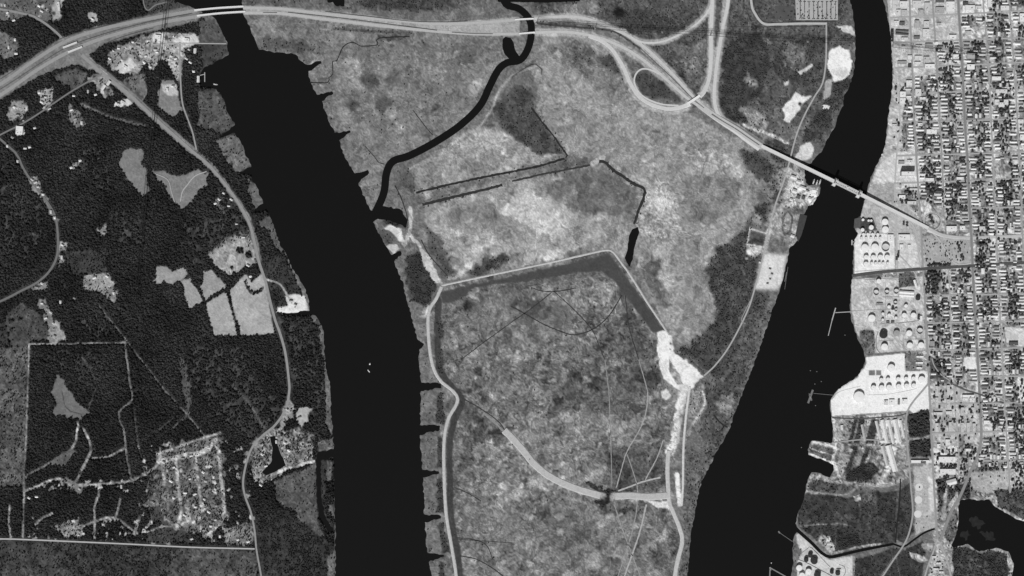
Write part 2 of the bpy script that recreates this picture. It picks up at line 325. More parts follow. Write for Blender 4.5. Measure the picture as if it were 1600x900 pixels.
for p, w, t in [(q_, w_ + .8, t_ + 25) for q_, w_, t_ in [([(40,767),(60,759),(90,748),(115,758),(150,757),(200,752),(232,738),(250,724)],3,125),([(131,670),(140,690),(142,705),(130,730),(117,755)],3,120),([(145,716),(170,713),(195,700)],2.2,105),
    ([(122,660),(118,690),(112,700)],2.4,140),([(40,744),(80,722),(100,708)],2,100),([(156,760),(154,775),(148,790),(148,840)],2.6,115),([(188,780),(180,812)],2,110),([(55,820),(68,808),(82,802)],2.6,110),
    ([(130,822),(150,814),(168,809),(186,812),(206,828)],2.6,120),([(218,808),(214,822),(210,835)],4,105),([(245,710),(280,698),(300,690),(345,676)],2.6,125),([(250,712),(255,735),(257,760)],3.5,125),([(275,722),(279,765),(283,800),(276,826)],3.6,140),
    ([(306,716),(311,760),(316,800)],3,125),([(343,705),(344,740),(350,785),(347,812),(325,836)],4,135),([(248,722),(290,712),(318,706),(336,688)],7,150),([(230,832),(262,823),(292,832)],2.4,115),([(262,765),(263,800),(265,822)],2,110),([(292,790),(295,812),(290,822)],6,130),
    ([(15,790),(14,820),(17,841)],2,125)]]: stroke(t, p, w, d=.04)
F(98,.02,(80,727),(95,706),(110,700),(119,706),(100,729)); F(128,.2,(88,822),(105,812),(131,818),(128,838),(100,842), amp=.3); F(125,.12,(219,793),(245,771),(268,765),(282,776),(250,790), amp=.3); F(120,.2,(100,748),(130,758),(128,772),(105,762))
for i in range(280):                                          # house lots opened in the trees
    x, y = (rb0.uniform(215, 398), rb0.uniform(690, 850)) if i < 190 else (rb0.uniform(42, 235), rb0.choice((756, 760, 815, 825, 838)) + rb0.gauss(0, 5))
    blob(rb0.choice((105, 125, 145, 165, 190)), x, y, rb0.triangular(1.0, 4.2, 1.8), d=.1)
F(70,.42,(230,833),(262,824),(300,834),(300,848),(228,846))
F(62,.35,(-112,846),(40,846),(200,853),(397,860),(405,980),(-112,980), amp=.28); F(84,.12,(270,862),(285,855),(330,858),(400,862),(404,985),(255,985), amp=.25); F(72,.15,(20,850),(75,850),(110,900),(30,985),(0,900),amp=.25)
F(125,.3,(350,824),(395,815),(397,850),(355,852), amp=.25)
F(88,.04,(428,752),(450,742),(493,724),(495,800),(499,815),(508,838),(490,845),(460,800),(430,782), amp=.22); F(58,.55,(402,830),(430,795),(470,815),(520,850),(520,980),(410,980), amp=.2)
for q in ([(510,720),(519,720),(519,750),(510,752)],[(512,788),(520,790),(523,812),(514,802)],[(513,868),(523,860),(524,985),(508,985)],[(495,690),(519,684),(520,704),(498,705)],[(508,570),(514,590),(517,640),(519,680),(508,660)]): fill(108, q, .05, .2)
F(62,.1,(502,722),(510,722),(508,775),(503,778)); F(128,.4,(398,690),(425,670),(470,668),(492,680),(490,718),(455,732),(410,760),(395,752),(388,720), amp=.4); stroke(175,[(425,742),(450,732),(490,721)],4.5,d=0)
F(175,0,(462,640),(478,636),(488,640),(474,668),(464,660)); F(150,.1,(449,618),(460,636),(460,655),(446,660),(430,682),(440,650)); stroke(160,[(428,672),(430,690),(440,715),(450,730)],3,d=0)
for p in ((415,705,5),(418,726,4),(410,752,4),(446,690,6),(452,705,4)): blob(175, *p, d=0)

# ---- ground cover, the marsh island
def F(tone, d, *pts, amp=None, soft=4.5, warp=3.0): fill(tone, list(pts), d, amp, soft, warp)
F(100,.03,(372,-80),(790,-80),(786,0),(700,20),(560,18),(400,5),(384,25), amp=.2); F(70,.2,(560,-20),(690,-20),(720,10),(640,18),(560,8))
F(120,.006,(385,28),(500,34),(700,54),(800,56),(815,92),(775,110),(750,160),(700,205),(610,250),(600,300),(578,325),(500,150),(470,90),(405,76), amp=.17)
for t, x, y, r in [(140,548,108,20),(150,560,125,14),(90,575,125,13),(92,600,165,14),(140,600,110,12),(150,612,175,10),(152,622,200,8),(78,585,130,8),(135,535,130,10),(150,540,180,14),(85,552,165,9),(128,680,110,26),(125,730,105,14),(130,640,130,20),(120,580,210,20),(88,680,168,5)]: blob(t, x, y, r)
F(130,0,(405,30),(430,40),(430,55),(402,60)); F(90,.08,(400,60),(470,62),(500,80),(460,84),(405,77)); F(70,.25,(590,57),(640,54),(635,60),(592,63)); stroke(88,[(520,44),(560,48),(640,52)],4,d=.12)
F(150,.0,(645,262),(700,228),(745,200),(770,196),(805,215),(850,230),(880,244),(760,278),(650,300),(625,300),(620,275), amp=.16); F(170,0,(700,215),(760,198),(800,218),(770,232),(720,235)); F(112,0,(615,262),(650,255),(650,300),(630,320),(612,310)); F(95,.05,(618,270),(640,265),(645,300),(622,290))
F(75,.12,(772,172),(788,150),(805,132),(826,140),(833,172),(850,200),(880,238),(845,244),(812,222),(785,200), amp=.2)
F(150,0,(665,320),(760,288),(880,268),(940,256),(1003,296),(990,350),(985,412),(955,390),(860,408),(700,438),(682,404),(658,365), amp=.15)
F(112,0,(880,270),(940,262),(1000,300),(985,340),(900,330),(850,300), amp=.14); F(192,0,(800,307),(830,298),(862,316),(884,352),(878,372),(850,366),(818,350),(788,330), amp=.12); F(178,0,(722,400),(740,380),(760,352),(772,370),(775,388),(752,404),(730,420)); F(165,0,(770,395),(820,380),(900,385),(940,380),(950,390),(860,406),(800,400)); F(70,.15,(726,428),(760,404),(785,398),(796,404),(788,416),(745,432), amp=.2); F(125,0,(700,330),(760,310),(790,340),(760,360),(700,370)); F(150,0,(690,360),(730,340),(760,350),(720,400),(700,400))
F(90,.12,(660,345),(690,372),(708,428),(694,436),(668,385)); F(60,.35,(608,340),(636,345),(634,358),(616,354),(600,345)); F(62,.45,(635,398),(655,395),(685,440),(668,478),(645,470),(632,430)); F(75,.2,(590,352),(606,370),(610,385),(596,370))
F(146,0,(850,60),(930,62),(975,100),(990,145),(1030,178),(1080,178),(1180,232),(1200,260),(1180,330),(1110,420),(1120,500),(1060,545),(1000,440),(985,412),(1010,300),(940,245),(890,245),(840,180),(835,105), amp=.15)
F(118,0,(850,70),(900,65),(960,95),(985,145),(960,160),(900,110),(870,100), amp=.2); F(95,.05,(890,80),(925,78),(930,98),(900,104)); F(75,.15,(930,85),(960,88),(975,120),(955,110))
F(160,0,(1000,310),(1028,280),(1048,290),(1066,335),(1058,370),(1040,372),(1020,380),(998,362), amp=.22); F(166,0,(1015,378),(1045,380),(1055,400),(1040,425),(1025,420)); F(156,0,(1060,228),(1110,232),(1150,258),(1130,285),(1090,262), amp=.2); F(160,0,(1088,366),(1120,362),(1120,378),(1100,382)); F(175,0,(1138,246),(1160,252),(1164,276),(1150,280)); F(130,0,(1072,270),(1130,284),(1155,318),(1110,352),(1062,345)); F(150,0,(1140,330),(1172,300),(1176,320),(1150,345)); F(140,0,(1075,420),(1110,400),(1115,470),(1100,500),(1060,490)); F(108,0,(995,415),(1030,430),(1050,480),(1030,480)); F(96,0,(1003,420),(1020,400),(1035,412),(1025,440))
F(75,.3,(1160,232),(1185,238),(1212,262),(1205,285),(1175,272),(1162,255), amp=.2); F(60,.4,(1176,322),(1202,318),(1196,345),(1178,350)); F(74,.34,(1118,390),(1145,372),(1172,350),(1176,380),(1185,405),(1180,452),(1200,458),(1200,475),(1166,530),(1122,598),(1100,582),(1060,546),(1075,540),(1120,500),(1110,450),(1106,420), amp=.22)
F(88,.15,(1160,480),(1204,488),(1190,530),(1165,595),(1130,600),(1150,550), amp=.25); F(84,.16,(1100,598),(1170,588),(1148,645),(1130,688),(1106,728),(1098,700),(1092,650), amp=.25); F(120,.05,(1120,620),(1148,615),(1140,650),(1124,650)); F(95,.12,(1072,700),(1112,695),(1108,728),(1090,770),(1082,830),(1074,905),(1070,985),(1060,985),(1062,880),(1070,840),(1068,760), amp=.22)
# dredge basin
F(112,.004,(690,450),(952,398),(1040,520),(1030,560),(1062,608),(1045,790),(1062,850),(1055,985),(715,985),(708,880),(697,800),(695,690),(720,625),(690,590),(675,500), amp=.26)
F(112,0,(740,460),(800,445),(860,470),(900,500),(850,540),(760,540),(740,500), amp=.2); F(118,0,(850,425),(930,430),(965,455),(950,490),(900,480)); F(96,0,(800,470),(880,470),(900,500),(860,520),(800,500), amp=.15); F(128,0,(740,700),(900,640),(1000,660),(1040,700),(900,760),(800,780),(730,900),(720,780), amp=.24); F(120,0,(720,800),(850,790),(1000,800),(1050,820),(1050,985),(725,985), amp=.22); F(98,.0,(900,560),(1000,580),(1010,640),(940,650),(880,620)); F(96,.0,(720,625),(770,640),(780,680),(740,690),(715,660)); F(86,.01,(940,700),(1040,690),(1035,770),(960,760)); F(104,0,(850,790),(900,800),(930,830),(880,860),(850,830)); F(85,.02,(960,420),(1020,540),(1030,600),(1000,620),(975,520))
fill(73,[(688,456),(953,397),(1040,518),(1020,520),(985,472),(960,440),(940,424),(900,427),(858,441),(800,441),(740,450),(715,470),(692,475)],0,.05,2,.8)
stroke(66,[(685,470),(683,530),(689,580),(706,604),(722,625),(713,650),(703,690),(703,760),(706,820),(716,870),(724,990)],10,d=0,amp=.1); stroke(95,[(830,441),(880,434),(925,428),(940,436)],8,amp=.2)
F(52,.5,(918,750),(940,762),(955,766),(968,764),(958,782),(940,792),(930,780), soft=1.5); F(75,.1,(935,790),(990,795),(1000,800),(940,802), soft=2)
for y0, y1 in ((500,528),(545,596),(612,662),(682,733),(748,803),(818,864),(880,985)): F(68,.3,(684,y0),(692,y0),(694 if y0 < 800 else 704,y1),(682 if y0 < 800 else 692,y1), soft=1.5, warp=2); F(112,.04,(658,y0+2),(676,y0+2),(678,y1-3),(661,y1-3), soft=2, warp=2)
blob(58,732,477,8); blob(62,748,580,7); blob(185,743,591,2); F(225,.0,(660,478),(670,482),(672,492),(660,490))
# north-east part of the island
F(90,.08,(835,-80),(1320,-80),(1334,40),(1335,100),(1318,160),(1290,225),(1240,262),(1190,228),(1120,180),(1050,115),(985,60),(910,30),(838,28), amp=.24)
F(70,.2,(960,20),(1000,10),(1050,30),(1060,48),(1000,55),(965,48), amp=.2); F(120,0,(860,8),(930,5),(935,20),(880,22)); blob(35,968,19,8,d=0); F(62,.5,(1140,60),(1190,50),(1205,90),(1190,150),(1150,170),(1128,150),(1130,90), amp=.2); F(105,.04,(1060,70),(1100,65),(1105,100),(1080,118),(1058,105)); F(72,.35,(1040,85),(1075,130),(1060,130),(1030,100))
F(78,.3,(1205,60),(1290,60),(1288,130),(1245,130),(1210,105)); F(108,.05,(1225,65),(1262,72),(1255,110),(1225,105)); F(60,.6,(1290,35),(1300,60),(1288,70)); F(66,.5,(1298,128),(1326,122),(1328,140),(1312,160),(1280,212),(1262,222),(1258,205),(1285,165), amp=.25); F(105,.05,(1200,170),(1225,190),(1260,195),(1250,225),(1190,215),(1165,195)); F(60,.4,(1122,150),(1160,170),(1200,182),(1190,200),(1140,190)); F(75,.3,(1205,222),(1232,232),(1225,258),(1200,240)); F(150,.08,(1168,115),(1182,128),(1178,140),(1165,128)); F(160,.05,(1160,165),(1200,180),(1195,210),(1165,195), amp=.25)
stroke(195,[(985,140),(1002,160),(1035,173),(1072,169)],6,d=0,amp=.08); F(78,.12,(990,118),(1010,108),(1028,118),(1070,155),(1045,160),(1010,150),(996,140))
F(110,.1,(1212,258),(1258,256),(1262,325),(1200,335),(1195,300), amp=.3); F(192,.02,(1232,262),(1256,268),(1262,288),(1280,300),(1268,322),(1225,325), amp=.35)
F(152,.01,(1205,325),(1252,332),(1246,378),(1232,390),(1185,392),(1195,355), amp=.2); F(112,0,(1204,368),(1236,374),(1230,398),(1195,392)); stroke(88,[(1224,344),(1222,340),(1232,330),(1238,338),(1234,362),(1226,368),(1222,356),(1224,344)],2.5); F(216,0,(1195,395),(1230,398),(1222,440),(1216,453),(1178,452),(1186,420), amp=.05, warp=.3); stroke(215,[(1172,357),(1201,366),(1193,386),(1168,382),(1172,357)],3,sm=False); F(78,0,(1174,360),(1198,367),(1192,382),(1171,379), warp=.3); F(212,0,(1166,386),(1190,388),(1181,405),(1165,400)); F(140,.1,(1176,330),(1190,335),(1188,358),(1178,352))

# ---- ground cover, town bank
def F(tone, d, *pts, amp=None, soft=1.0, warp=1.0): fill(tone, list(pts), d, amp, soft, warp)
F(156,.05,(1395,-80),(1712,-80),(1712,985),(1480,985),(1460,850),(1440,700),(1400,500),(1345,330),(1390,200),(1396,100), amp=.30, warp=0)
q = sl(1408, 1712, 20, 735); dm = np.full(X[q].shape, 99.)
for k_ in (1, 2, 3, 4, 5, 6):
    P_ = ST[k_]; ys_ = [v[1] for v in P_]; ok = (Y[q] > ys_[0]) & (Y[q] < ys_[-1]); dm = np.where(ok, np.minimum(dm, np.abs(X[q] - np.interp(Y[q], ys_, [v[0] for v in P_]))), dm)
t_ = np.clip((dm + WX[q] * 2 - 5) / 9, 0, 1); T[q] = 176 + (132 - 176) * t_ * t_ * (3 - 2 * t_)            # front yards paler than the grassy back lots
F(188,.0,(1382,-80),(1500,-80),(1503,62),(1500,110),(1450,118),(1412,150),(1408,230),(1384,225),(1396,120), amp=.14); F(195,0,(1500,-80),(1545,-80),(1545,24),(1500,26)); F(178,0,(1350,318),(1386,225),(1408,240),(1408,300),(1440,355),(1440,420),(1335,430),(1336,365), amp=.1)
F(205,0,(1395,240),(1432,235),(1438,290),(1360,300),(1370,262), amp=.1); F(165,0,(1360,288),(1396,285),(1398,318),(1352,312)); F(168,0,(1442,368),(1517,372),(1518,414),(1445,418), amp=.07); F(172,0,(1436,330),(1474,330),(1476,362),(1450,358))
fill(226,[(1334,372),(1342,366),(1392,366),(1398,372),(1398,425),(1335,429)],0,.05,.7,.3); fill(205,[(1400,364),(1426,366),(1438,400),(1440,416),(1404,420)],0,.08,.7,.3); fill(192,[(1330,436),(1442,430),(1446,548),(1352,552),(1336,512),(1330,480)],0,.13,.7,.3); fill(72,[(1337,343),(1346,340),(1364,341),(1371,360),(1351,361),(1340,356)],0,.1,.6,.2); fill(95,[(1404,426),(1428,424),(1432,446),(1404,450)],.3,.2,.6,.3)
fill(236,[(1352,558),(1413,552),(1415,580),(1446,580),(1450,602),(1432,625),(1418,642),(1300,650),(1298,625),(1310,608),(1340,590)],0,.03,.6,.3); fill(233,[(1418,638),(1443,604),(1450,604),(1452,640),(1430,648)],0,.03,.6,.3); fill(118,[(1413,552),(1430,553),(1430,580),(1415,580)],.15,.2,.6,.3); fill(118,[(1357,578),(1367,578),(1367,586),(1357,586)],0,.05,.4,.2); fill(125,[(1369,578),(1377,578),(1377,586),(1369,586)],0,.05,.4,.2); F(105,.15,(1344,515),(1366,515),(1368,550),(1355,556),(1350,575),(1340,585),(1348,560),(1342,535), amp=.25); fill(170,[(1446,528),(1455,528),(1455,548),(1446,548)],0,.1,.5,.2)
F(142,.03,(1298,650),(1418,645),(1422,745),(1400,755),(1310,765),(1245,770),(1260,740),(1302,745),(1300,725),(1263,712),(1268,690),(1302,690), amp=.35)
for i, (x0, x1, t) in enumerate([(1306,1314,165),(1326,1332,60),(1334,1344,70),(1347,1353,165),(1353,1366,62),(1369,1374,200),(1376,1383,215),(1385,1390,205),(1394,1402,212),(1405,1409,190)]): fill(t,[(x0+8,655),(x1+8,655),(x1-1,693),(x0-1,693)],.0 if t>100 else .14,.3,.7,.7)
for i, (x0, x1, t) in enumerate([(1312,1322,150),(1330,1337,70),(1343,1350,160),(1349,1356,75),(1361,1366,130),(1372,1378,165),(1380,1386,185),(1389,1399,215),(1401,1406,150),(1408,1415,165)]): fill(t,[(x0+4,697),(x1+4,697),(x1-9,738),(x0-9,738)],.0 if t>100 else .14,.3,.7,.7)
F(60,.5,(1325,735),(1360,720),(1375,735),(1350,755),(1320,752), amp=.3); stroke(160,[(1262,748),(1275,742),(1330,756),(1340,752)],3); stroke(150,[(1258,768),(1310,774),(1330,768),(1345,756)],3); F(85,.15,(1268,748),(1330,760),(1318,772),(1262,766)); F(85,.05,(1268,694),(1300,700),(1302,724),(1265,708), amp=.3); stroke(212,[(1270,690),(1302,697)],3); stroke(195,[(1265,700),(1302,712)],2); stroke(205,[(1264,709),(1300,723)],3); stroke(190,[(1301,655),(1306,690),(1302,725),(1312,745)],5,warp=1)
stroke(165,[(1345,752),(1375,760),(1400,755),(1418,742)],4)
F(64,.13,(1245,778),(1262,770),(1325,778),(1345,770),(1402,768),(1400,848),(1310,866),(1285,850),(1250,826),(1244,810), amp=.28); stroke(165,[(1250,778),(1246,800),(1243,818)],2.5,d=0); F(205,0,(1334,775),(1344,772),(1346,780),(1336,784)); F(100,.1,(1345,765),(1370,768),(1368,790),(1350,785)); stroke(110,[(1245,822),(1275,820),(1310,818),(1330,822)],2,d=.05); stroke(95,[(1342,785),(1345,800),(1340,815)],2,d=.05); F(170,.15,(1278,845),(1285,835),(1296,838),(1305,858),(1300,866),(1290,858), amp=.3); stroke(160,[(1305,864),(1340,855),(1375,850)],3,d=0); F(48,.6,(1306,840),(1340,832),(1345,848),(1308,858))
F(66,.15,(1403,768),(1424,752),(1428,830),(1412,850),(1402,845), amp=.25); F(60,.14,(1333,876),(1395,856),(1412,860),(1442,845),(1446,860),(1430,985),(1333,985), amp=.25); stroke(110,[(1410,858),(1392,878),(1376,902)],2,d=0); stroke(100,[(1400,870),(1406,905)],1.4,d=.1); F(175,.02,(1418,862),(1440,868),(1450,875),(1440,880),(1425,872)); F(170,.1,(1455,868),(1470,865),(1488,985),(1440,985), amp=.2); F(160,.05,(1440,850),(1458,850),(1455,862),(1442,858))
fill(205,[(1244,836),(1250,832),(1264,843),(1288,868),(1296,874),(1332,868),(1334,985),(1240,985),(1247,866)],.0,.06,.8,.3); F(110,.1,(1233,850),(1247,850),(1253,862),(1247,876),(1236,878)); stroke(150,[(1334,870),(1334,985)],3)
F(175,.02,(1426,728),(1458,728),(1463,822),(1430,836),(1430,780), amp=.08); F(208,0,(1450,745),(1459,745),(1459,800),(1452,798)); F(62,.85,(1418,648),(1452,640),(1455,680),(1420,684), amp=.15); F(62,.85,(1420,688),(1455,685),(1455,712),(1422,714)); stroke(150,[(1420,686),(1455,683)],3,d=0)
F(80,.4,(1465,745),(1495,720),(1500,760),(1475,800),(1465,800), amp=.3); stroke(150,[(1480,760),(1475,790),(1472,830)],6,d=0); F(205,0,(1476,748),(1490,746),(1496,752),(1490,762),(1478,760)); F(172,.03,(1514,738),(1545,737),(1582,734),(1574,765),(1540,772),(1520,765), amp=.1); F(172,.05,(1585,735),(1712,735),(1712,765),(1590,765)); F(80,.5,(1553,765),(1590,765),(1712,762),(1712,830),(1600,812),(1560,792), amp=.3); F(70,.45,(1488,858),(1512,854),(1530,864),(1558,860),(1574,866),(1580,985),(1490,985), amp=.35); F(100,.2,(1478,800),(1496,795),(1496,830),(1484,850),(1476,840), amp=.3); F(62,.7,(1493,758),(1515,752),(1516,778),(1498,782))
F(85,.1,(1452,555),(1462,560),(1475,590),(1452,592)); F(222,0,(1506,558),(1524,558),(1526,574),(1510,578),(1503,574), amp=.04); F(208,.02,(1570,510),(1600,512),(1610,545),(1585,540),(1572,535), amp=.08); F(205,.02,(1590,585),(1712,585),(1712,640),(1590,630)); F(190,.03,(1534,650),(1556,652),(1556,682),(1535,680), amp=.15); F(178,.03,(1456,600),(1530,610),(1533,690),(1456,700), amp=.14); F(190,.02,(1459,700),(1495,696),(1500,745),(1462,748)); F(120,.0,(1497,682),(1507,682),(1508,712),(1498,712)); F(135,.0,(1512,700),(1526,700),(1520,718),(1510,716)); F(180,.03,(1500,45),(1540,40),(1540,60),(1505,66)); F(215,.02,(1555,138),(1582,136),(1578,148),(1552,150)); F(180,.0,(1500,436),(1518,436),(1520,446),(1502,448)); F(195,.0,(1440,318),(1455,318),(1455,330),(1438,332)); F(185,.03,(1553,268),(1578,266),(1580,278),(1555,280)); F(185,.02,(1575,354),(1598,354),(1598,366),(1573,366)); F(180,.02,(1524,382),(1540,385),(1538,398),(1522,398)); F(75,.3,(1524,398),(1536,397),(1536,410),(1524,410))
# sand and bare ground
for t, q in [(235,[(1297,80),(1310,72),(1325,78),(1331,95),(1328,118),(1318,124),(1304,128),(1300,118),(1293,108)]),(205,[(1305,40),(1330,40),(1337,52),(1334,58),(1318,50)]),(230,[(1225,186),(1222,170),(1232,158),(1242,145),(1256,150),(1268,150),(1256,162),(1246,176),(1234,192)]),(200,[(1246,112),(1270,98),(1272,102),(1250,118)]),(215,[(1225,128),(1233,126),(1232,134),(1226,136)]),(228,[(1286,163),(1298,165),(1296,173),(1286,170)]),(165,[(1288,130),(1302,122),(1300,148),(1285,155)]),(205,[(1240,248),(1252,226),(1268,222),(1272,232),(1266,248),(1250,252)]),
    (232,[(1027,520),(1040,516),(1050,524),(1054,550),(1074,564),(1100,588),(1086,600),(1076,612),(1056,606),(1036,592),(1027,552)]),(222,[(1033,612),(1042,608),(1048,618),(1040,624),(1034,620)]),(222,[(1005,780),(1030,772),(1050,779),(1046,796),(1025,792)]),(222,[(600,357),(612,350),(626,358),(633,380),(626,378),(614,366)]),(195,[(655,386),(668,396),(692,444),(680,444),(660,412)]),(190,[(604,385),(618,380),(626,388),(614,398)])]: fill(t, q, 0, .08, 1.0, 1.3)
blob(60,1251,163,3,d=.5); blob(70,1256,172,3,d=.5); F(150,.0,(1045,560),(1056,575),(1068,600),(1058,600),(1046,580), amp=.15); blob(70,1049,537,1.6); blob(70,1047,545,1.2); stroke(80,[(1056,552),(1076,560),(1100,584)],3,d=.1)
F(135,.03,(1075,612),(1100,600),(1104,635),(1085,665),(1072,690),(1070,640), amp=.25)
stroke(190,[(1068,608),(1060,650),(1054,690),(1046,706)],14,warp=2,soft=2); stroke(218,[(1068,608),(1058,650),(1052,690),(1046,704)],9,warp=1.6); stroke(190,[(1098,612),(1102,630),(1090,650),(1078,668)],3); stroke(222,[(1058,742),(1060,770),(1062,788)],7)
stroke(185,[(632,382),(640,365),(643,345),(641,325)],6,warp=1); stroke(185,[(640,366),(655,384),(668,400)],4,warp=1)
stroke(205,[(1162,196),(1200,209),(1230,223)],5,warp=1)
# light levees and verges
stroke(150,[(640,264),(690,237),(740,207),(767,172),(780,142),(800,119),(836,104)],3.5); stroke(165,[(926,256),(938,247),(950,250),(978,272),(1012,291),(1013,310),(998,350)],9,warp=1); stroke(152,[(950,250),(985,268),(1022,288),(1022,310),(1010,350)],8,warp=1)
stroke(45,[(800,121),(815,110),(830,101),(838,100),(846,108),(846,116)],1.6)
stroke(130,[(128,86),(160,113),(200,145),(240,182),(275,213),(302,236)],11,d=0,amp=.15,warp=.8); stroke(122,[(300,236),(325,257),(350,286),(375,321),(392,352),(404,405)],8,d=0,amp=.15,warp=.8); stroke(175,[(150,105),(165,118),(178,130)],5,warp=1)
stroke(182,[(1246,255),(1234,285),(1226,318),(1208,345),(1200,372),(1194,394)],7,d=0,amp=.2,warp=1.2)
for w_, t_ in ((13,140),(9,165)): stroke(t_,[(800,684),(817,703),(836,726),(862,746),(900,763),(940,775)],w_,d=0,amp=.15,warp=1.2); stroke(t_,[(958,776),(985,775),(1010,777),(1046,776)],w_,d=0,amp=.15,warp=1.2)
fill(122,[(-112,200),(0,118),(45,98),(95,58),(112,56),(150,40),(180,38),(200,48),(150,78),(138,90),(136,98),(100,106),(60,120),(0,153),(-112,225)],0,.1,1.5,.5)
for p, w, t in [([(-112,205),(0,140),(100,75),(200,45),(300,22)],26,122),([(90,80),(140,105)],8,130)]: stroke(t, p, w, d=0, amp=.1, soft=2, warp=.4)
fill(165,[(380,9),(440,10),(500,17),(560,22),(650,33),(730,33),(812,26),(812,56),(760,56),(700,52),(600,44),(500,32),(440,24),(380,23)],0,.08,.8,.3)
for p, w in [([(835,30),(880,27),(910,29),(940,38),(965,49),(985,59),(1020,86),(1050,116),(1080,150),(1110,175),(1150,200),(1190,228)],11),([(835,51),(880,51),(915,55),(945,63),(975,76),(1000,91),(1025,111),(1050,132),(1075,155)],11),([(930,60),(955,76),(974,105),(985,130),(1000,152),(1020,166),(1050,173),(1075,166)],11),([(1100,140),(1108,120),(1111,90),(1111,50),(1114,-20)],9),([(995,63),(1010,66),(1035,65),(1060,55),(1085,40),(1105,20),(1112,0)],8),([(1138,-20),(1130,40),(1124,75),(1119,110),(1116,150),(1122,178),(1136,193),(1190,226)],10)]: stroke(166, p, w + 1.5, d=0, amp=.1, soft=1.8, warp=.6)
F(160,0,(1100,140),(1110,95),(1124,80),(1118,150)); stroke(72,[(838,36),(900,42),(960,50),(1000,76)],3.5,d=.1)

BL = np.zeros((H, W)); rb = random.Random(77)                 # reed stands: soft round patches
for poly, n, sgn in [([(690,450),(952,398),(1040,520),(1060,600),(1045,985),(715,985),(695,690),(720,625),(690,590)],760,1),([(850,60),(1000,150),(1200,250),(1110,420),(1060,545),(985,412),(1010,300),(890,245),(835,105)],150,.8),([(400,60),(800,60),(770,120),(620,250),(580,320),(500,150)],130,.8),([(660,320),(940,256),(985,412),(700,438)],110,.7)]:
    xs = [p[0] for p in poly]; ys = [p[1] for p in poly]
    for i in range(n // 4):                                # broad pale and dark stands
        x, y = rb.uniform(min(xs), max(xs)), rb.uniform(min(ys), max(ys)); r_ = rb.uniform(7, 17); q = sl(x - 2 * r_, x + 2 * r_, y - 2 * r_, y + 2 * r_)
        if BL[q].size:
            dd = np.hypot(X[q] + WX[q] * 4 - x, Y[q] + WY[q] * 4 - y) / r_; BL[q] += sgn * rb.choice((.17, .12, -.13, -.18)) * np.clip(1.6 - 1.3 * dd, 0, 1)
    for i in range(n):
        x, y = rb.uniform(min(xs), max(xs)), rb.uniform(min(ys), max(ys)); r_ = rb.triangular(1.4, 7.5, 2.6); q = sl(x - 2 * r_, x + 2 * r_, y - 2 * r_, y + 2 * r_)
        if BL[q].size:
            dd = np.hypot(X[q] + WX[q] * 1.6 - x, Y[q] + WY[q] * 1.6 - y) / r_; BL[q] += sgn * rb.choice((.30, .26, .2, -.16, -.2)) * np.clip(1.9 - 1.6 * dd, 0, 1)
BL = np.clip(BL, -.32, .48)
wp = (WX * 4, WY * 4)
NZ = vnoise(26, 21, wp) * .3 + vnoise(12, 22, wp) * .35 + vnoise(6, 23, wp) * .5 + vnoise(3.6, 24, wp) * .7 + vnoise(2.2, 27, wp) * .6
T_sc = T * (1 + A * NZ * 1.25 + BL * (A > .12))
pep = vnoise(2.6, 25, (WX * 2, WY * 2)); clus = vnoise(18, 26, wp)
T_sc *= 1 - np.clip((pep - .35) * 1.1, 0, .4) * np.clip(A * 5 - .3, 0, 1) * np.clip(.35 + clus, 0, 1)
T_sc *= 1 + (.02 + .30 * np.clip(A, 0, .25)) * nr.randn(H, W)
T_sc = np.clip(T_sc, 18, 244)
c = T_sc / 255.0; ALB = np.where(c <= .04045, c / 12.92, ((c + .055) / 1.055) ** 2.4) / K

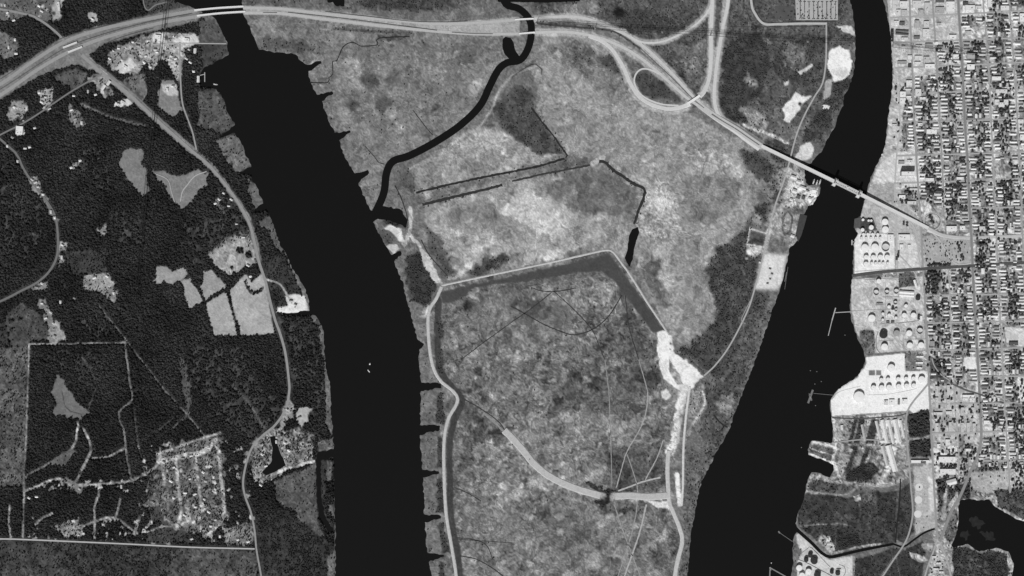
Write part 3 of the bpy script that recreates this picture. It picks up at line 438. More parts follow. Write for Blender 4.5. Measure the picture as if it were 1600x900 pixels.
# ------------------------------------------------------------------ ground and water
def build_ground():
    ex = np.array([-9000., -3000., -900.]); xs = np.concatenate([ex, gx, 1600 - ex[::-1]]); ys = np.concatenate([ex, gy, 900 - ex[::-1]])
    nx_, ny_ = len(xs), len(ys)
    def pad(a, v):
        o = np.full((ny_, nx_), v); o[3:3 + H, 3:3 + W] = a; return o
    z = np.clip(SDW * .6 - .9, -3.5, 1.0) + vnoise(14, 31) * .12 * (SDW > 4)
    z = pad(z, .9); alb = pad(ALB, lin(95) / K)
    XX, YY = np.meshgrid((xs - 800) * M, (450 - ys) * M)
    co = np.stack([XX, YY, z], -1).reshape(-1, 3).astype(np.float32)
    i = np.arange((nx_ - 1) * (ny_ - 1)); r, cc = i // (nx_ - 1), i % (nx_ - 1); a = r * nx_ + cc
    q = np.stack([a, a + nx_, a + nx_ + 1, a + 1], -1).astype(np.int32)
    me = bpy.data.meshes.new('ground'); me.vertices.add(len(co)); me.vertices.foreach_set('co', co.ravel())
    me.loops.add(q.size); me.loops.foreach_set('vertex_index', q.ravel()); me.polygons.add(len(q))
    me.polygons.foreach_set('loop_start', (np.arange(len(q)) * 4).astype(np.int32))
    at = me.attributes.new('cover', 'FLOAT', 'POINT'); at.data.foreach_set('value', alb.ravel().astype(np.float32))
    me.update()
    m = bpy.data.materials.new('ground_cover'); m.use_nodes = True; n = m.node_tree; b = n.nodes['Principled BSDF']
    b.inputs['Roughness'].default_value = .95; b.inputs['Specular IOR Level'].default_value = .08
    att = n.nodes.new('ShaderNodeAttribute'); att.attribute_name = 'cover'
    geo = n.nodes.new('ShaderNodeNewGeometry'); t = n.nodes.new('ShaderNodeTexNoise'); t.inputs['Scale'].default_value = .16; t.inputs['Detail'].default_value = 5; t.inputs['Roughness'].default_value = .75
    n.links.new(geo.outputs['Position'], t.inputs['Vector'])
    mr = n.nodes.new('ShaderNodeMapRange'); mr.inputs[1].default_value = .3; mr.inputs[2].default_value = .7; mr.inputs[3].default_value = .87; mr.inputs[4].default_value = 1.13
    n.links.new(t.outputs[0], mr.inputs[0])
    mu = n.nodes.new('ShaderNodeMath'); mu.operation = 'MULTIPLY'; n.links.new(att.outputs['Fac'], mu.inputs[0]); n.links.new(mr.outputs[0], mu.inputs[1])
    n.links.new(mu.outputs[0], b.inputs['Base Color']); me.materials.append(m)
    tag(add('ground', me), 'flat lowland of marsh, fields and town lots between the two rivers', 'ground', None, 'structure')
build_ground()
def build_water():
    me = bpy.data.meshes.new('river'); e = 6000.0
    me.from_pydata([(-e, -e, -.9), (e, -e, -.9), (e, e, -.9), (-e, e, -.9)], [], [(0, 1, 2, 3)])
    m = bpy.data.materials.new('dark_water'); m.use_nodes = True; b = m.node_tree.nodes['Principled BSDF']
    b.inputs['Base Color'].default_value = (.0062,) * 3 + (1,); b.inputs['Roughness'].default_value = .12; b.inputs['IOR'].default_value = 1.33
    n = m.node_tree; t = n.nodes.new('ShaderNodeTexNoise'); t.inputs['Scale'].default_value = .08; t.inputs['Detail'].default_value = 3
    geo = n.nodes.new('ShaderNodeNewGeometry'); n.links.new(geo.outputs['Position'], t.inputs['Vector'])
    bp = n.nodes.new('ShaderNodeBump'); bp.inputs['Strength'].default_value = .05; bp.inputs['Distance'].default_value = .3
    n.links.new(t.outputs[0], bp.inputs['Height']); n.links.new(bp.outputs[0], b.inputs['Normal'])
    me.materials.append(m); tag(add('river', me), 'smooth black water of the two rivers and their creeks', 'river', None, 'structure')
build_water()
for k, q in enumerate([[(1515,810),(1528,808),(1540,818),(1532,826),(1518,822)],[(1500,835),(1512,828),(1518,836),(1508,845)],[(1530,832),(1548,830),(1556,842),(1540,845)]]):
    sheet('weed_mat', q, 36, -.8, ['upper weed mat on the dark lake', 'weed mat near the lake west shore', 'weed mat in mid lake below the upper one'][k], 'weed mat', 3.0, .5, .05, 'stuff')

# ------------------------------------------------------------------ roads and tracks
def clear(pts, w):                                        # no trees on the carriageway
    stroke(None, [p[:2] for p in pts], w + 2.6, d=0, soft=.6)
ROADS = []
def road(name, pts, w, g, label, cat='road', **k):
    if any(len(p) > 2 for p in pts): pts = [p if len(p) > 2 else (p[0], p[1], 1.6) for p in pts]
    clear(pts, w); ROADS.append(([p[:2] for p in pts], w)); lift_ = .03 * len(ROADS) % .9; pts = [p if len(p) < 3 else (p[0], p[1], p[2] + lift_) for p in pts]; k['z'] = k.get('z', 1.6) + lift_; return ribbon(name, pts, w, g, label=label, cat=cat, **k)
road('highway', [(-112,198),(0,132),(50,97),(100,66),(150,48),(200,36),(250,26),(308,16)], 5.4, 150, 'north carriageway of the divided highway west of the twin river bridges')
road('highway', [(-112,215),(0,149),(60,108),(110,80),(160,60),(220,43),(270,32),(313,25)], 5.4, 152, 'south carriageway of the divided highway west of the twin river bridges')
road('highway', [(380,12),(440,14),(500,21),(560,27),(620,32),(680,37),(740,36),(806,31)], 4.5, 178, 'north carriageway of the causeway between river and creek')
road('highway', [(383,20),(440,21),(500,29),(560,36),(620,43),(680,49),(740,53),(810,53)], 4.5, 180, 'south carriageway of the causeway between river and creek')
for q, l in [([(-112,207),(0,140),(60,101),(105,74),(160,54),(230,35),(300,21)],'long dark median'),([(-112,188),(0,124),(50,90),(88,64),(130,49),(180,37)],'dark north edge'),([(150,78),(170,66),(200,55),(240,44)],'dark south slip edge'),([(450,19.5),(520,27),(600,37),(683,47.5)],'long dark median ditch'),([(508,18),(560,24),(640,33),(690,34.5),(731,33)],'dark ditch along the north verge'),([(706,50.5),(740,52.5),(770,53)],'short dark ditch by the creek bridge'),([(411,19.5),(433,20)],'short dark ditch by the river bridge')]:
    ribbon('verge_ditch', q, 1.0, 84, 2.75, label=l + (' of the causeway' if 'ditch' in l else ' of the western highway'), cat='ditch')
road('highway', [(834,29.5),(880,26),(910,28),(940,37),(965,48),(985,58),(1002,70),(1020,85),(1050,115),(1080,148),(1096,163)], 4.6, 192, 'north carriageway curving from the creek bridge to the interchange')
road('highway', [(834,51),(880,50),(915,54),(945,62),(975,75),(1000,90),(1025,110),(1050,132),(1072,152),(1092,166)], 4.4, 190, 'south carriageway curving from the creek bridge to the interchange')
road('highway', [(1092,163,1.6),(1110,177,2.2),(1130,190,4),(1150,202,6),(1170,216,8),(1189,229,9)], 8.5, 186, 'raised approach road climbing to the west end of the lift bridge')
ribbon('median_line', [(1000,75),(1020,94),(1050,122),(1080,152),(1100,169)],   .9, 95, 2.75, label='dark median strip of the highway at the interchange', cat='median')
ribbon('median_line', [(1112,178.4,4.2),(1130,190,5.3),(1150,202,7.3),(1170,216,9.3),(1186,227,10.2)], .7, 110, label='dark median strip of the bridge approach', cat='median')
road('ramp', [(920,56),(940,64),(957,78),(974,105),(985,130),(1000,152),(1020,164),(1045,170),(1068,166,2.5),(1077,161,6.5)], 5.2, 200, 'wide outer ramp sweeping round the loop to the overpass', 'ramp')
road('ramp', [(1092,150,6.5),(1101,141,3),(1108,122),(1111,90),(1111,50),(1113,0),(1113,-60)], 5.2, 200, 'northbound ramp leaving the overpass', 'ramp')
road('ramp', [(1030,116),(1016,109),(1003,108),(994,115),(991,128),(998,144),(1012,155),(1035,163),(1060,165)], 2.6, 198, 'teardrop loop ramp inside the interchange', 'ramp')
road('ramp', [(985,58),(1000,65),(1015,67),(1035,65),(1060,55),(1085,40),(1105,20),(1113,2)], 3.2, 198, 'curved ramp from the highway up to the north road', 'ramp')
road('ramp', [(1139,-60),(1138,0),(1130,40),(1124,75),(1119,110),(1116,150),(1121,176),(1134,192),(1148,200,6)], 4.6, 198, 'southbound ramp joining the bridge approach', 'ramp')
road('road', [(-112,-5),(30,20),(60,30),(85,48),(101,64)], 3.6, 140, 'country road north of the twin overpass')
road('road', [(128,86),(145,101),(160,115),(200,146),(240,183),(275,214),(300,236),(325,257),(350,286),(375,321),(390,350),(398,380),(405,410),(415,440),(422,470),(430,500),(438,522),(446,552),(451,590),(452,612),(446,640),(430,664),(411,680),(396,696),(386,720),(380,752),(383,775),(392,800),(398,830),(401,860),(409,905),(420,980)], 5.6, 145, 'river road winding south along the west bank', w2=2.4)
ribbon('road_shoulder', [(145,96),(165,112),(203,141),(243,179),(278,209),(303,231),(328,252),(353,282)], 1.6, 120, 1.45, label='grassy shoulder beside the upper river road', cat='shoulder')
road('road', [(-112,520),(0,471),(30,456),(60,440),(80,420),(90,395),(90,360),(85,335),(70,310),(50,284),(36,262),(27,243),(8,224),(-112,120)], 3.4, 112, 'curved road through the western woods')
road('road', [(-112,270),(0,211),(30,196),(60,178),(110,144),(150,121),(160,115)], 2.4, 122, 'side road meeting the river road below the overpass')
road('road', [(281,66),(282,120),(285,160),(293,185),(301,207),(307,234)], 2.4, 152, 'narrow lane from the riverside yards to the river road', 'lane')
road('road', [(236,70),(270,68),(312,68),(354,68.5)], 1.6, 170, 'short lane ending at the marsh spit', 'lane')
road('road', [(222,-60),(224,0),(231,16),(243,8),(262,3)], 1.8, 125, 'forked lane north of the highway', 'lane')
road('dirt_road', [(-112,842),(0,842),(40,843),(100,845.5),(200,850),(300,855),(398,857.5)], 2.2, 178, 'straight pale dirt road along the south edge of the woods')
road('dirt_track', [(242,271),(262,281),(268,300),(273,316)], 1.3, 168, 'dirt track in the hourglass clearing', 'track'); road('dirt_track', [(323,268),(305,275),(292,290),(285,300),(282,315)], 1.6, 172, 'dirt track curving through the eastern clearing', 'track')
road('road', [(1172,-40),(1174,5),(1180,22),(1193,37),(1215,38),(1250,37),(1292,37)], 3.6, 182, 'pale road past the gravel parking lot')
ribbon('ditch', [(1177,2),(1183,20),(1196,34),(1250,33.5),(1304,33.5)], .9, 52, 1.3, label='dark ditch beside the parking lot road', cat='ditch'); ribbon('ditch', [(1140,42),(1200,42),(1284,41)], .9, 55, 1.3, label='dark ditch south of the parking lot road', cat='ditch')
road('dirt_road', [(1291,38),(1291,70),(1290,100),(1285,130),(1272,152),(1257,180),(1244,212),(1231,262),(1222,290),(1212,318),(1202,355),(1190,410),(1178,455),(1166,490),(1140,540),(1118,570),(1100,587)], 2.4, 168, 'dirt road running down the island east shore under the bridge')
road('dirt_road', [(1165,505),(1158,500),(1172,470)], 1.2, 150, 'short spur joining the island dirt road', 'track')
# dikes with a pale road on the crown
DK = []
def dike(pts, w, g, label, h=1.7):
    DK.append(1); h += .09 * len(DK); clear(pts, w + 2)
    return ribbon('dike', pts, w, g, 1.2, label=label, cat='dike', bank=h, wob=.22, noise=.2)
dike([(690,446),(760,431),(860,410),(930,394),(947,391),(958,394),(972,412),(985,430),(1010,470),(1030,500),(1042,518)], 1.5, 184, 'dike bent round the north end of the dredge basin')
dike([(690,448),(682,466),(670,488),(670,530),(676,570),(688,594),(708,611),(715,622),(712,634),(700,656),(694,690),(694,740),(697,800),(705,850),(713,900),(722,985)], 3.2, 186, 'broad pale dike along the west side of the basin')
dike([(1045,704),(1043,730),(1044,760),(1046,785),(1052,800),(1062,825),(1066,845),(1060,872),(1055,900),(1050,985)], 4.6, 190, 'wide sandy dike down the east side of the basin')
dike([(788,672),(800,684),(817,703),(836,726),(862,746),(900,763),(938,774)], 9.0, 182, 'curved sandy dike crossing the basin')
dike([(961,775),(985,774),(1010,776),(1044,774)], 9.0, 182, 'straight sandy dike stub meeting the east dike')
dike([(1078,604),(1072,650),(1068,700),(1067,760),(1065,790)], 1.8, 205, 'thin pale shore dike south of the sand fill', 1.2)
for q, w, g, l in [([(1012,612),(1010,640),(1000,670),(980,705),(972,730),(963,762)],1.1,150,'pale track bowing west to the scrub clump'),([(954,672),(955,710),(956,762)],.8,135,'straight faint track north of the scrub clump'),([(980,710),(990,740),(996,765),(994,800),(985,840),(964,905)],.9,140,'thin track crossing the sandy stub southward'),([(1036,688),(1028,712),(1020,728),(1008,750)],1.2,150,'short track west of the east dike'),([(1032,746),(1007,752),(985,760),(966,767)],1.7,165,'pale track above the sandy stub'),([(1010,788),(1000,830),(990,860),(974,905)],1.6,160,'brightest track running down from the bright pad'),([(960,788),(970,820),(983,855),(1002,905)],.9,140,'thin track crossing the other two southward'),
    ([(945,562),(951,610),(953,650),(955,680)],.9,135,'faint track in the basin centre'),([(998,562),(1006,590),(1012,612)],.9,140,'upper end of the bowing track'),([(755,645),(775,662),(792,680)],2.2,125,'overgrown tail of the curved sandy dike')]:
    clear(q, w); ribbon('dirt_track', q, w * 1.45, g + 12, 1.35, label=l, cat='track', wob=.3, noise=.3)
# dark ditches
for q, w, g, l in [([(798,478),(820,490),(850,507),(880,519),(897,523),(925,515),(950,495),(972,461)],1.2,58,'sagging ditch across the north of the basin'),([(865,455),(895,482),(924,514),(938,545),(945,562)],1.0,60,'diagonal ditch in the north basin'),([(720,562),(760,532),(800,503),(830,482),(862,457)],1.0,58,'ditch climbing north-east from the west dike'),([(830,449),(848,455),(872,455),(900,450)],1.0,55,'short ditch along the mud channel'),([(977,462),(980,490),(984,516),(998,562)],1.1,58,'curved ditch down the east of the basin'),([(722,622),(750,638),(780,660),(800,690),(825,716)],1.2,62,'ditch beside the curved sandy dike'),([(710,762),(730,770),(752,783)],1.0,62,'short ditch at the west dike'),([(712,840),(740,843),(760,852),(770,874)],1.0,62,'forked ditch in the south basin'),([(718,868),(745,874),(770,888),(792,905)],1.2,60,'lowest ditch in the south-west basin'),([(712,842),(750,845),(800,848)],.8,66,'faint ditch in the south basin'),
    ([(650,301),(700,289),(750,278),(800,268),(840,260),(882,248)],2.5,46,'long straight ditch north of the impoundment'),([(660,320),(700,310),(750,298),(785,289)],3.2,54,'ditch below the long straight ditch'),([(800,283),(850,272),(880,266),(922,258)],2.2,62,'ditch along the levee top'),([(936,252),(946,254),(956,264),(975,277),(990,287),(1006,295),(1006,308),(998,328),(991,350)],3.4,52,'bent borrow ditch at the impoundment corner'),([(830,168),(848,192),(866,214),(887,244)],2.0,48,'straight ditch beside the dark marsh patch'),
    ([(484,129),(512,129),(514,121),(520,116),(520,96),(526,95),(534,77),(540,70),(550,66),(558,69),(563,72),(590,70),(591,60),(640,57)],1.1,42,'winding tidal ditch in the north-west marsh'),([(645,172),(655,185),(665,198),(676,211)],1.0,55,'branched tidal ditch above the creek'),([(570,228),(585,245),(592,254),(600,256)],.9,52,'tidal ditch at the creek bend'),([(617,290),(625,305),(634,330),(637,345)],1.2,52,'ditch behind the creek mouth'),([(658,375),(672,400),(700,432)],1.2,62,'ditch beside the sand path'),([(1407,748),(1405,790),(1402,815),(1399,848)],1.6,40,'dark ditch in the scrub by the straight street'),([(1115,648),(1125,660),(1137,668)],1.6,45,'ditch reaching the east shore')]:
    stroke(None, q, w + 4, d=.16 if w > 1.8 else .03, soft=1)
    clear(q, w - 2); ribbon('ditch', q, w * 1.35, g - 4, 1.28, label=l, cat='ditch', wob=.3 if w < 1.8 else .65)

# ------------------------------------------------------------------ town streets
ORD = {1: 'first', 2: 'second', 3: 'third', 4: 'fourth', 5: 'fifth'}
for k, w, g in ((1,3.0,150),(2,2.6,150),(3,4.4,138),(4,2.4,158),(5,2.4,155),(6,2.0,165)):
    road('street', ST[k], w, g, ('north to south street, %s from the river' % ORD[k]) if k < 6 else 'street between first and third streets south of the railway', 'street')
ribbon('street_median', [(p[0], p[1], 2.8) for p in smooth(ST[3][:12])], .5, 120, label='narrow planted median down the widest street', cat='median')
road('street', [(1387,-80),(1388,0),(1393,60),(1398,110),(1404,150),(1406,200),(1401,240),(1398,300),(1400,354),(1402,426)], 2.4, 178, 'waterfront street along the east bank', 'street')
CROSS = [(28,14,1390),(67,57,1394),(107,95,1398),(148,136,1404),(192,184,1408),(244,236,1400),(287,277,1396),(330,322,1512),(463,458,1446),(507,500,1449),(551,541,1450),(594,586,1530),(633,628,1456),(680,671,1456),(722,719,1526)]
crossx = []
for i, (ya, yb, xa) in enumerate(CROSS):
    yl = ya + (yb - ya) * (xa - 1390) / 210
    q = [(xa, yl), ((xa + 1712) / 2, yl + (yb - yl) * .6), (1712, yb - 4)]
    crossx.append((xa, ya, yb)); road('street', q, 2.5, 166, 'cross street, %s from the top of the picture' % ['first','second','third','fourth','fifth','sixth','seventh','eighth','ninth','tenth','eleventh','twelfth','thirteenth','fourteenth','fifteenth'][i], 'street', z=1.7)
road('road', [(1450,357,6.5),(1458,361,4.5),(1468,366,2.4),(1480,369,1.8),(1498,371,1.8),(1517,371.5,1.8),(1560,370,1.8),(1712,363,1.8)], 4.4, 185, 'avenue coming off the east end of the lift bridge', w2=2.6)
ring = [(1457 + 13.5 * math.cos(a), 346 + 13.5 * math.sin(a)) for a in [i * math.pi / 12 for i in range(25)]]
road('ramp', ring, 1.9, 175, 'round loop ramp beside the bridge foot', 'ramp'); ribbon('ramp_kerb', [(1457 + 12 * math.cos(a), 346 + 12 * math.sin(a)) for a in [i * math.pi / 12 for i in range(25)]], .7, 110, 2.8, label='dark inner edge of the round loop ramp', cat='kerb')
road('ramp', [(1455,362),(1466,373),(1473,385),(1480,396),(1487,407),(1496,413),(1508,413),(1517,411)], 2.4, 182, 'ramp curving from the bridge foot to the widest street', 'ramp')
road('ramp', [(1420,346),(1428,355),(1432,368),(1434,385),(1436,405),(1440,425)], 2.6, 178, 'ramp dropping beside the first street', 'ramp')
road('road', [(1398,392),(1408,402),(1420,415),(1428,425),(1436,440),(1442,462)], 1.8, 178, 'diagonal spur road west of the first street')
road('road', [(1450,600),(1440,612),(1428,626),(1420,638),(1416,650),(1416,680),(1420,720),(1423,760),(1426,800),(1421,830),(1412,851),(1395,876),(1376,905)], 2.6, 158, 'curving road from the tank yard to the southern scrub')
road('road', [(1456,560),(1460,572),(1470,585),(1480,592),(1495,603)], 1.8, 160, 'curved street beside the grassy wedge')
road('road', [(1465,840),(1458,862),(1448,890),(1438,930),(1430,985)], 2.6, 165, 'west fork at the south end of the first street'); road('road', [(1467,844),(1474,860),(1482,885),(1492,930),(1500,985)], 2.8, 165, 'east fork at the south end of the first street')
road('road', [(1300,692),(1345,687),(1385,688),(1418,684)], 2.0, 160, 'yard road across the pipe storage yard'); road('road', [(1300,653),(1345,654),(1400,650),(1416,646)], 1.6, 85, 'dark track along the south edge of the white yard', 'track')
def railway(pts, w, label, g=78):
    clear(pts, w)
    o = ribbon('railway', pts, w, g, 2.9, label=label, cat='railway')
    P = smooth(pts)
    for off in (-.35, -.1, .15, .4)[:4 if w > 3 else 2]:
        q = []
        for i, p in enumerate(P):
            d = P[min(i + 1, len(P) - 1)] - P[max(i - 1, 0)]; d /= np.linalg.norm(d) + 1e-9; q.append(p + np.array((-d[1], d[0])) * off * w)
        r = ribbon('rail', q, .09, 130, 3.05, kind='structure', sm=False, parent=o)
        del r['kind']
    return o
railway([(1331,431),(1360,427),(1390,424),(1455,419.5),(1520,415.5),(1600,410.5),(1712,403)], 4.4, 'dark railway cutting crossing the whole town')
railway([(1488,600),(1510,610),(1530,616),(1550,624),(1568,630)], 2.2, 'short diagonal railway spur among the houses', 85)
# ------------------------------------------------------------------ paved lots and yards
sheet('parking_lot', [(1242,-10),(1309,-10),(1309,31.5),(1244,31.5)], 172, 1.4, 'pale gravel lot filled with rows of parked cars', 'parking lot', .2, .1)
sheet('lawn', [(1211,9),(1240,10),(1241,30),(1210,30)], 84, 1.4, 'dark grass plot west of the gravel lot', 'lawn', .8, .2)
for k, (x, y) in enumerate(((1436,761),(1435,781),(1434,803))):
    sheet('tank_pad', [(x + 6 * math.cos(i * .45), y + 6 * math.sin(i * .45)) for i in range(14)], 212, 1.45, ['top', 'middle', 'bottom'][k] + ' round pale pad in the vacant lot', 'tank pad', .3, .08)
def wharf(pts, label, g):
    o = empty('wharf', (wx(pts[0][0]), wy(pts[0][1]), 0)); tag(o, label, 'wharf'); n = len(pts); P = [(wx(x) - o.location.x, wy(y) - o.location.y) for x, y in pts]
    v = [(x, y, 1.7) for x, y in P] + [(x, y, .9) for x, y in P]; f = [tuple(range(n)), tuple(range(2 * n - 1, n - 1, -1))] + [(i, n + i, n + (i + 1) % n, (i + 1) % n) for i in range(n)]
    me = bpy.data.meshes.new('deck'); me.from_pydata(v, [], f); me.materials.append(mat(g, .25, .08))
    bm = bmesh.new(); bm.from_mesh(me); bmesh.ops.recalc_face_normals(bm, faces=bm.faces[:]); bm.to_mesh(me); bm.free(); add('deck', me, o)
    cx_, cy_ = sum(x for x, y in P) / n, sum(y for x, y in P) / n
    for i in range(n):
        for t in (0, .5):
            x, y = P[i][0] + (P[(i + 1) % n][0] - P[i][0]) * t, P[i][1] + (P[(i + 1) % n][1] - P[i][1]) * t
            MB().cyl(x + (cx_ - x) * .06, y + (cy_ - y) * .06, -4, .6, 5.8, 8).build('piling', mat(60), o)
wharf([(1250,334),(1261,337),(1257,352),(1252,368),(1247,378),(1243,366)], 'dark timber wharf along the island shipyard shore', 66)
wharf([(1335,342),(1345,339),(1344,356),(1334,356)], 'dark wharf beside the bunded tanks on the east bank', 84)

for q, w, g, l in [([(1352,552),(1370,553),(1400,550),(1445,548)],.9,120,'bund along the top of the white yard'),([(1352,437),(1400,434),(1441,431)],.8,125,'bund below the railway'),([(1379,464),(1392,463.5),(1404,463),(1432,464)],.7,120,'pipe run under the open-topped tanks'),([(1376,505),(1384,505),(1404,504.5),(1445,500)],1.0,118,'pipe run through the middle tank yard'),([(1372,517),(1369,530),(1370,545),(1375,551)],1.0,110,'bund round the black-roofed tank'),([(1374,532),(1395,532.5)],.6,125,'low bund below the black-roofed tank'),([(1413,530),(1446,529.5)],.8,120,'low bund between two tank pairs'),([(1412,512),(1412,548)],.6,130,'bund down the middle of the square yard'),([(1384,437),(1383,505)],.5,140,'pipe run down the upper tank yard'),([(1330,486),(1360,484),(1404,483)],.6,135,'pipe run from the tanker dock'),([(1355,617),(1385,616),(1410,612),(1432,607)],.6,165,'pipe run below the two tank rows'),([(1300,624),(1312,612),(1345,603)],.6,170,'pipe run along the river corner'),([(1398,372),(1399,425)],.8,130,'bund east of the bridge tank yard'),([(1336,424),(1398,420)],.8,150,'bund south of the bridge tank yard'),([(1251,865),(1262,857),(1268,856),(1297,886)],.7,70,'dark bund round the black tanks'),([(1247,874),(1262,880),(1300,900)],1.0,75,'dark bund below the black tanks'),([(1311,882),(1319,885),(1321,893),(1318,900)],.8,95,'curved bund at the yard corner')]:
    ribbon('bund', q, w, g, 1.3, label=l, cat='bund', wob=.12)
# ------------------------------------------------------------------ bridges
def deck_bridge(name, pts, w, z, label, cat='bridge', g=195, pier_step=14, thick=1.6, profile=None):
    """Deck along plan points with parapets and piers. profile(t) gives the deck height."""
    P = smooth(pts, 4); N = len(P); o = empty(name, (wx(P[0][0]), wy(P[0][1]), 0)); tag(o, label, cat)
    O = Vector(o.location); Z = [(profile(i / (N - 1)) if profile else z) for i in range(N)]
    nrm = []
    for i in range(N):
        d = P[min(i + 1, N - 1)][:2] - P[max(i - 1, 0)][:2]; d /= np.linalg.norm(d) + 1e-9; nrm.append(np.array((-d[1], d[0])))
    def pt(i, off, dz): q = P[i][:2] + nrm[i] * off; return Vector((wx(q[0]), wy(q[1]), Z[i] + dz)) - O
    def tube(nm, o0, o1, z0, z1, m):
        v = []; f = []
        for i in range(N): v += [tuple(pt(i, o0, z0)), tuple(pt(i, o1, z0)), tuple(pt(i, o1, z1)), tuple(pt(i, o0, z1))]
        for i in range(N - 1):
            for j in range(4): f.append((i * 4 + j, i * 4 + (j + 1) % 4, i * 4 + 4 + (j + 1) % 4, i * 4 + 4 + j))
        f += [(3, 2, 1, 0), (N * 4 - 4, N * 4 - 3, N * 4 - 2, N * 4 - 1)]
        me = bpy.data.meshes.new(nm); me.from_pydata(v, [], f); me.materials.append(m)
        bm = bmesh.new(); bm.from_mesh(me); bmesh.ops.recalc_face_normals(bm, faces=bm.faces[:]); bm.to_mesh(me); bm.free()
        return add(nm, me, o)
    h = w / 2
    tube('deck', -h, h, -thick, 0, mat(g, .08, .1))
    tube('parapet', -h, -h + .12, .01, 1.0, mat(g + 20, .05)); tube('parapet', h - .12, h, .01, 1.0, mat(g + 20, .05))
    step = max(1, int(pier_step / 4))
    for i in range(step, N - 1, step):
        c_ = pt(i, 0, -thick); m = MB(); zt = Z[i] - thick
        ang = math.atan2(-nrm[i][1], nrm[i][0])
        m.box(0, 0, zt - 1.0, w * M * .85, 2.2, 1.6, ang)
        for s in (-1, 1): m.box(math.cos(ang) * s * w * M * .28, math.sin(ang) * s * w * M * .28, (zt - 4) / 2 - 1.2, 2, 2, zt + 4, ang)
        m.build('pier', mat(150, .1), o, (c_.x, c_.y, 0))
    return o
deck_bridge('highway_bridge', [(304,16.5),(340,13),(381,10.5)], 3.0, 5, 'northern of the twin highway bridges over the west river', g=215)
deck_bridge('highway_bridge', [(308,25),(345,21),(384,18.5)], 3.0, 5, 'southern of the twin highway bridges over the west river', g=215)
deck_bridge('overpass', [(99,75),(121,66.5)], 3.0, 7, 'northern of the twin overpasses at the country road crossing', g=205, pier_step=8)
deck_bridge('overpass', [(107,82),(129,73.5)], 3.0, 7, 'southern of the twin overpasses at the country road crossing', g=205, pier_step=8)
deck_bridge('creek_bridge', [(805,31),(834,29.5)], 2.6, 4.5, 'northern of the two small highway bridges over the creek', g=222, pier_step=8)
deck_bridge('creek_bridge', [(811,53),(836,51)], 2.6, 4.5, 'southern of the two small highway bridges over the creek', g=222, pier_step=8)
deck_bridge('overpass', [(1075,162),(1094,149.5)], 4.2, 8.5, 'pale ramp overpass crossing the highway at the interchange', g=225, pier_step=8)
deck_bridge('footbridge', [(1098,140),(1101,133)], .8, 3, 'small culvert bridge on the northbound ramp', g=190, pier_step=4)
# vertical lift bridge
B0, B1 = np.array((1188., 228.)), np.array((1450., 357.))
def bz(t): return 9 + 15 * math.sin(math.pi * min(1, max(0, t * 1.0))) ** 1.0 - 2.5 * t
lift = deck_bridge('lift_bridge', [tuple(B0), tuple(B0 + (B1 - B0) * .43), tuple(B0 + (B1 - B0) * .6), tuple(B1)], 5.6, 0, 'long lift bridge with two towers over the east river', 'bridge', 208, 22, 2.4, bz)
LO = Vector(lift.location)
bd = (B1 - B0) / np.linalg.norm(B1 - B0); bn = np.array((-bd[1], bd[0])); L = np.linalg.norm(B1 - B0)
def bp_(s, off, z): q = B0 + bd * s + bn * off; return Vector((wx(q[0]), wy(q[1]), z)) - LO
s1, s2 = np.dot(np.array((1303., 286.5)) - B0, bd), np.dot(np.array((1341., 303.5)) - B0, bd); bang = math.atan2(-bd[1], bd[0])
steel = mat(196, .1, .3, .6, 'bridge_steel')
for s in (s1, s2):
    zd = bz(s / L)
    m = MB(); c0 = bp_(s, 0, 0); m.box(0, 0, zd / 2 - 4, 16, 36, zd, bang); m.box(0, 0, zd - 5, 11, 30, 5, bang); m.build('tower_pier', mat(205, .08), lift, (c0.x, c0.y, 0))
    m = MB(); zt = zd + 30
    for a in (-1.4, 1.4):
        for b in (-2.75, 2.75): m.bar(bp_(s + a, b, zd), bp_(s + a, b, zt), 1.5)
    for i in range(5):
        z0 = zd + 6 + i * 4.8; z1 = z0 + 4.8
        for a in (-1.4, 1.4): m.bar(bp_(s + a, -2.75, z1), bp_(s + a, 2.75, z1), .9); m.bar(bp_(s + a, -2.75, z0), bp_(s + a, 2.75, z1), .7); m.bar(bp_(s + a, 2.75, z0), bp_(s + a, -2.75, z1), .7)
        for b in (-2.75, 2.75): m.bar(bp_(s - 1.4, b, z1), bp_(s + 1.4, b, z1), .8); m.bar(bp_(s - 1.4, b, z0), bp_(s + 1.4, b, z1), .6)
    m.build('tower', steel, lift)
    c1 = bp_(s, 0, zt + 1.2); MB().box(0, 0, 0, 10, 19, 2.4, bang).build('sheave_platform', steel, lift, c1)
    for b in (-2.2, 2.2):
        m = MB(); m.cyl(0, 0, -.6, 3.0, 1.2, 16); w_ = m.build('sheave', mat(150), lift, bp_(s, b, zt + 4.6)); w_.rotation_euler = (math.pi / 2, 0, bang)
for b in (-2.95, 2.95):                                   # side trusses of the lift span
    m = MB(); n = 12; zt = 9.0
    for i in range(n):
        a0, a1 = s1 + 2 + (s2 - s1 - 4) * i / n, s1 + 2 + (s2 - s1 - 4) * (i + 1) / n; z0, z1 = bz(a0 / L), bz(a1 / L)
        m.bar(bp_(a0, b, z0 + .6), bp_(a1, b, z1 + .6), 1.0); m.bar(bp_(a0, b, z0 + zt), bp_(a1, b, z1 + zt), 1.0); m.bar(bp_(a0, b, z0), bp_(a0, b, z0 + zt), .7)
        m.bar(bp_(a0, b, z0 + (zt if i % 2 else 0)), bp_(a1, b, z1 + (0 if i % 2 else zt)), .7)
    m.build('truss', steel, lift)
m = MB()
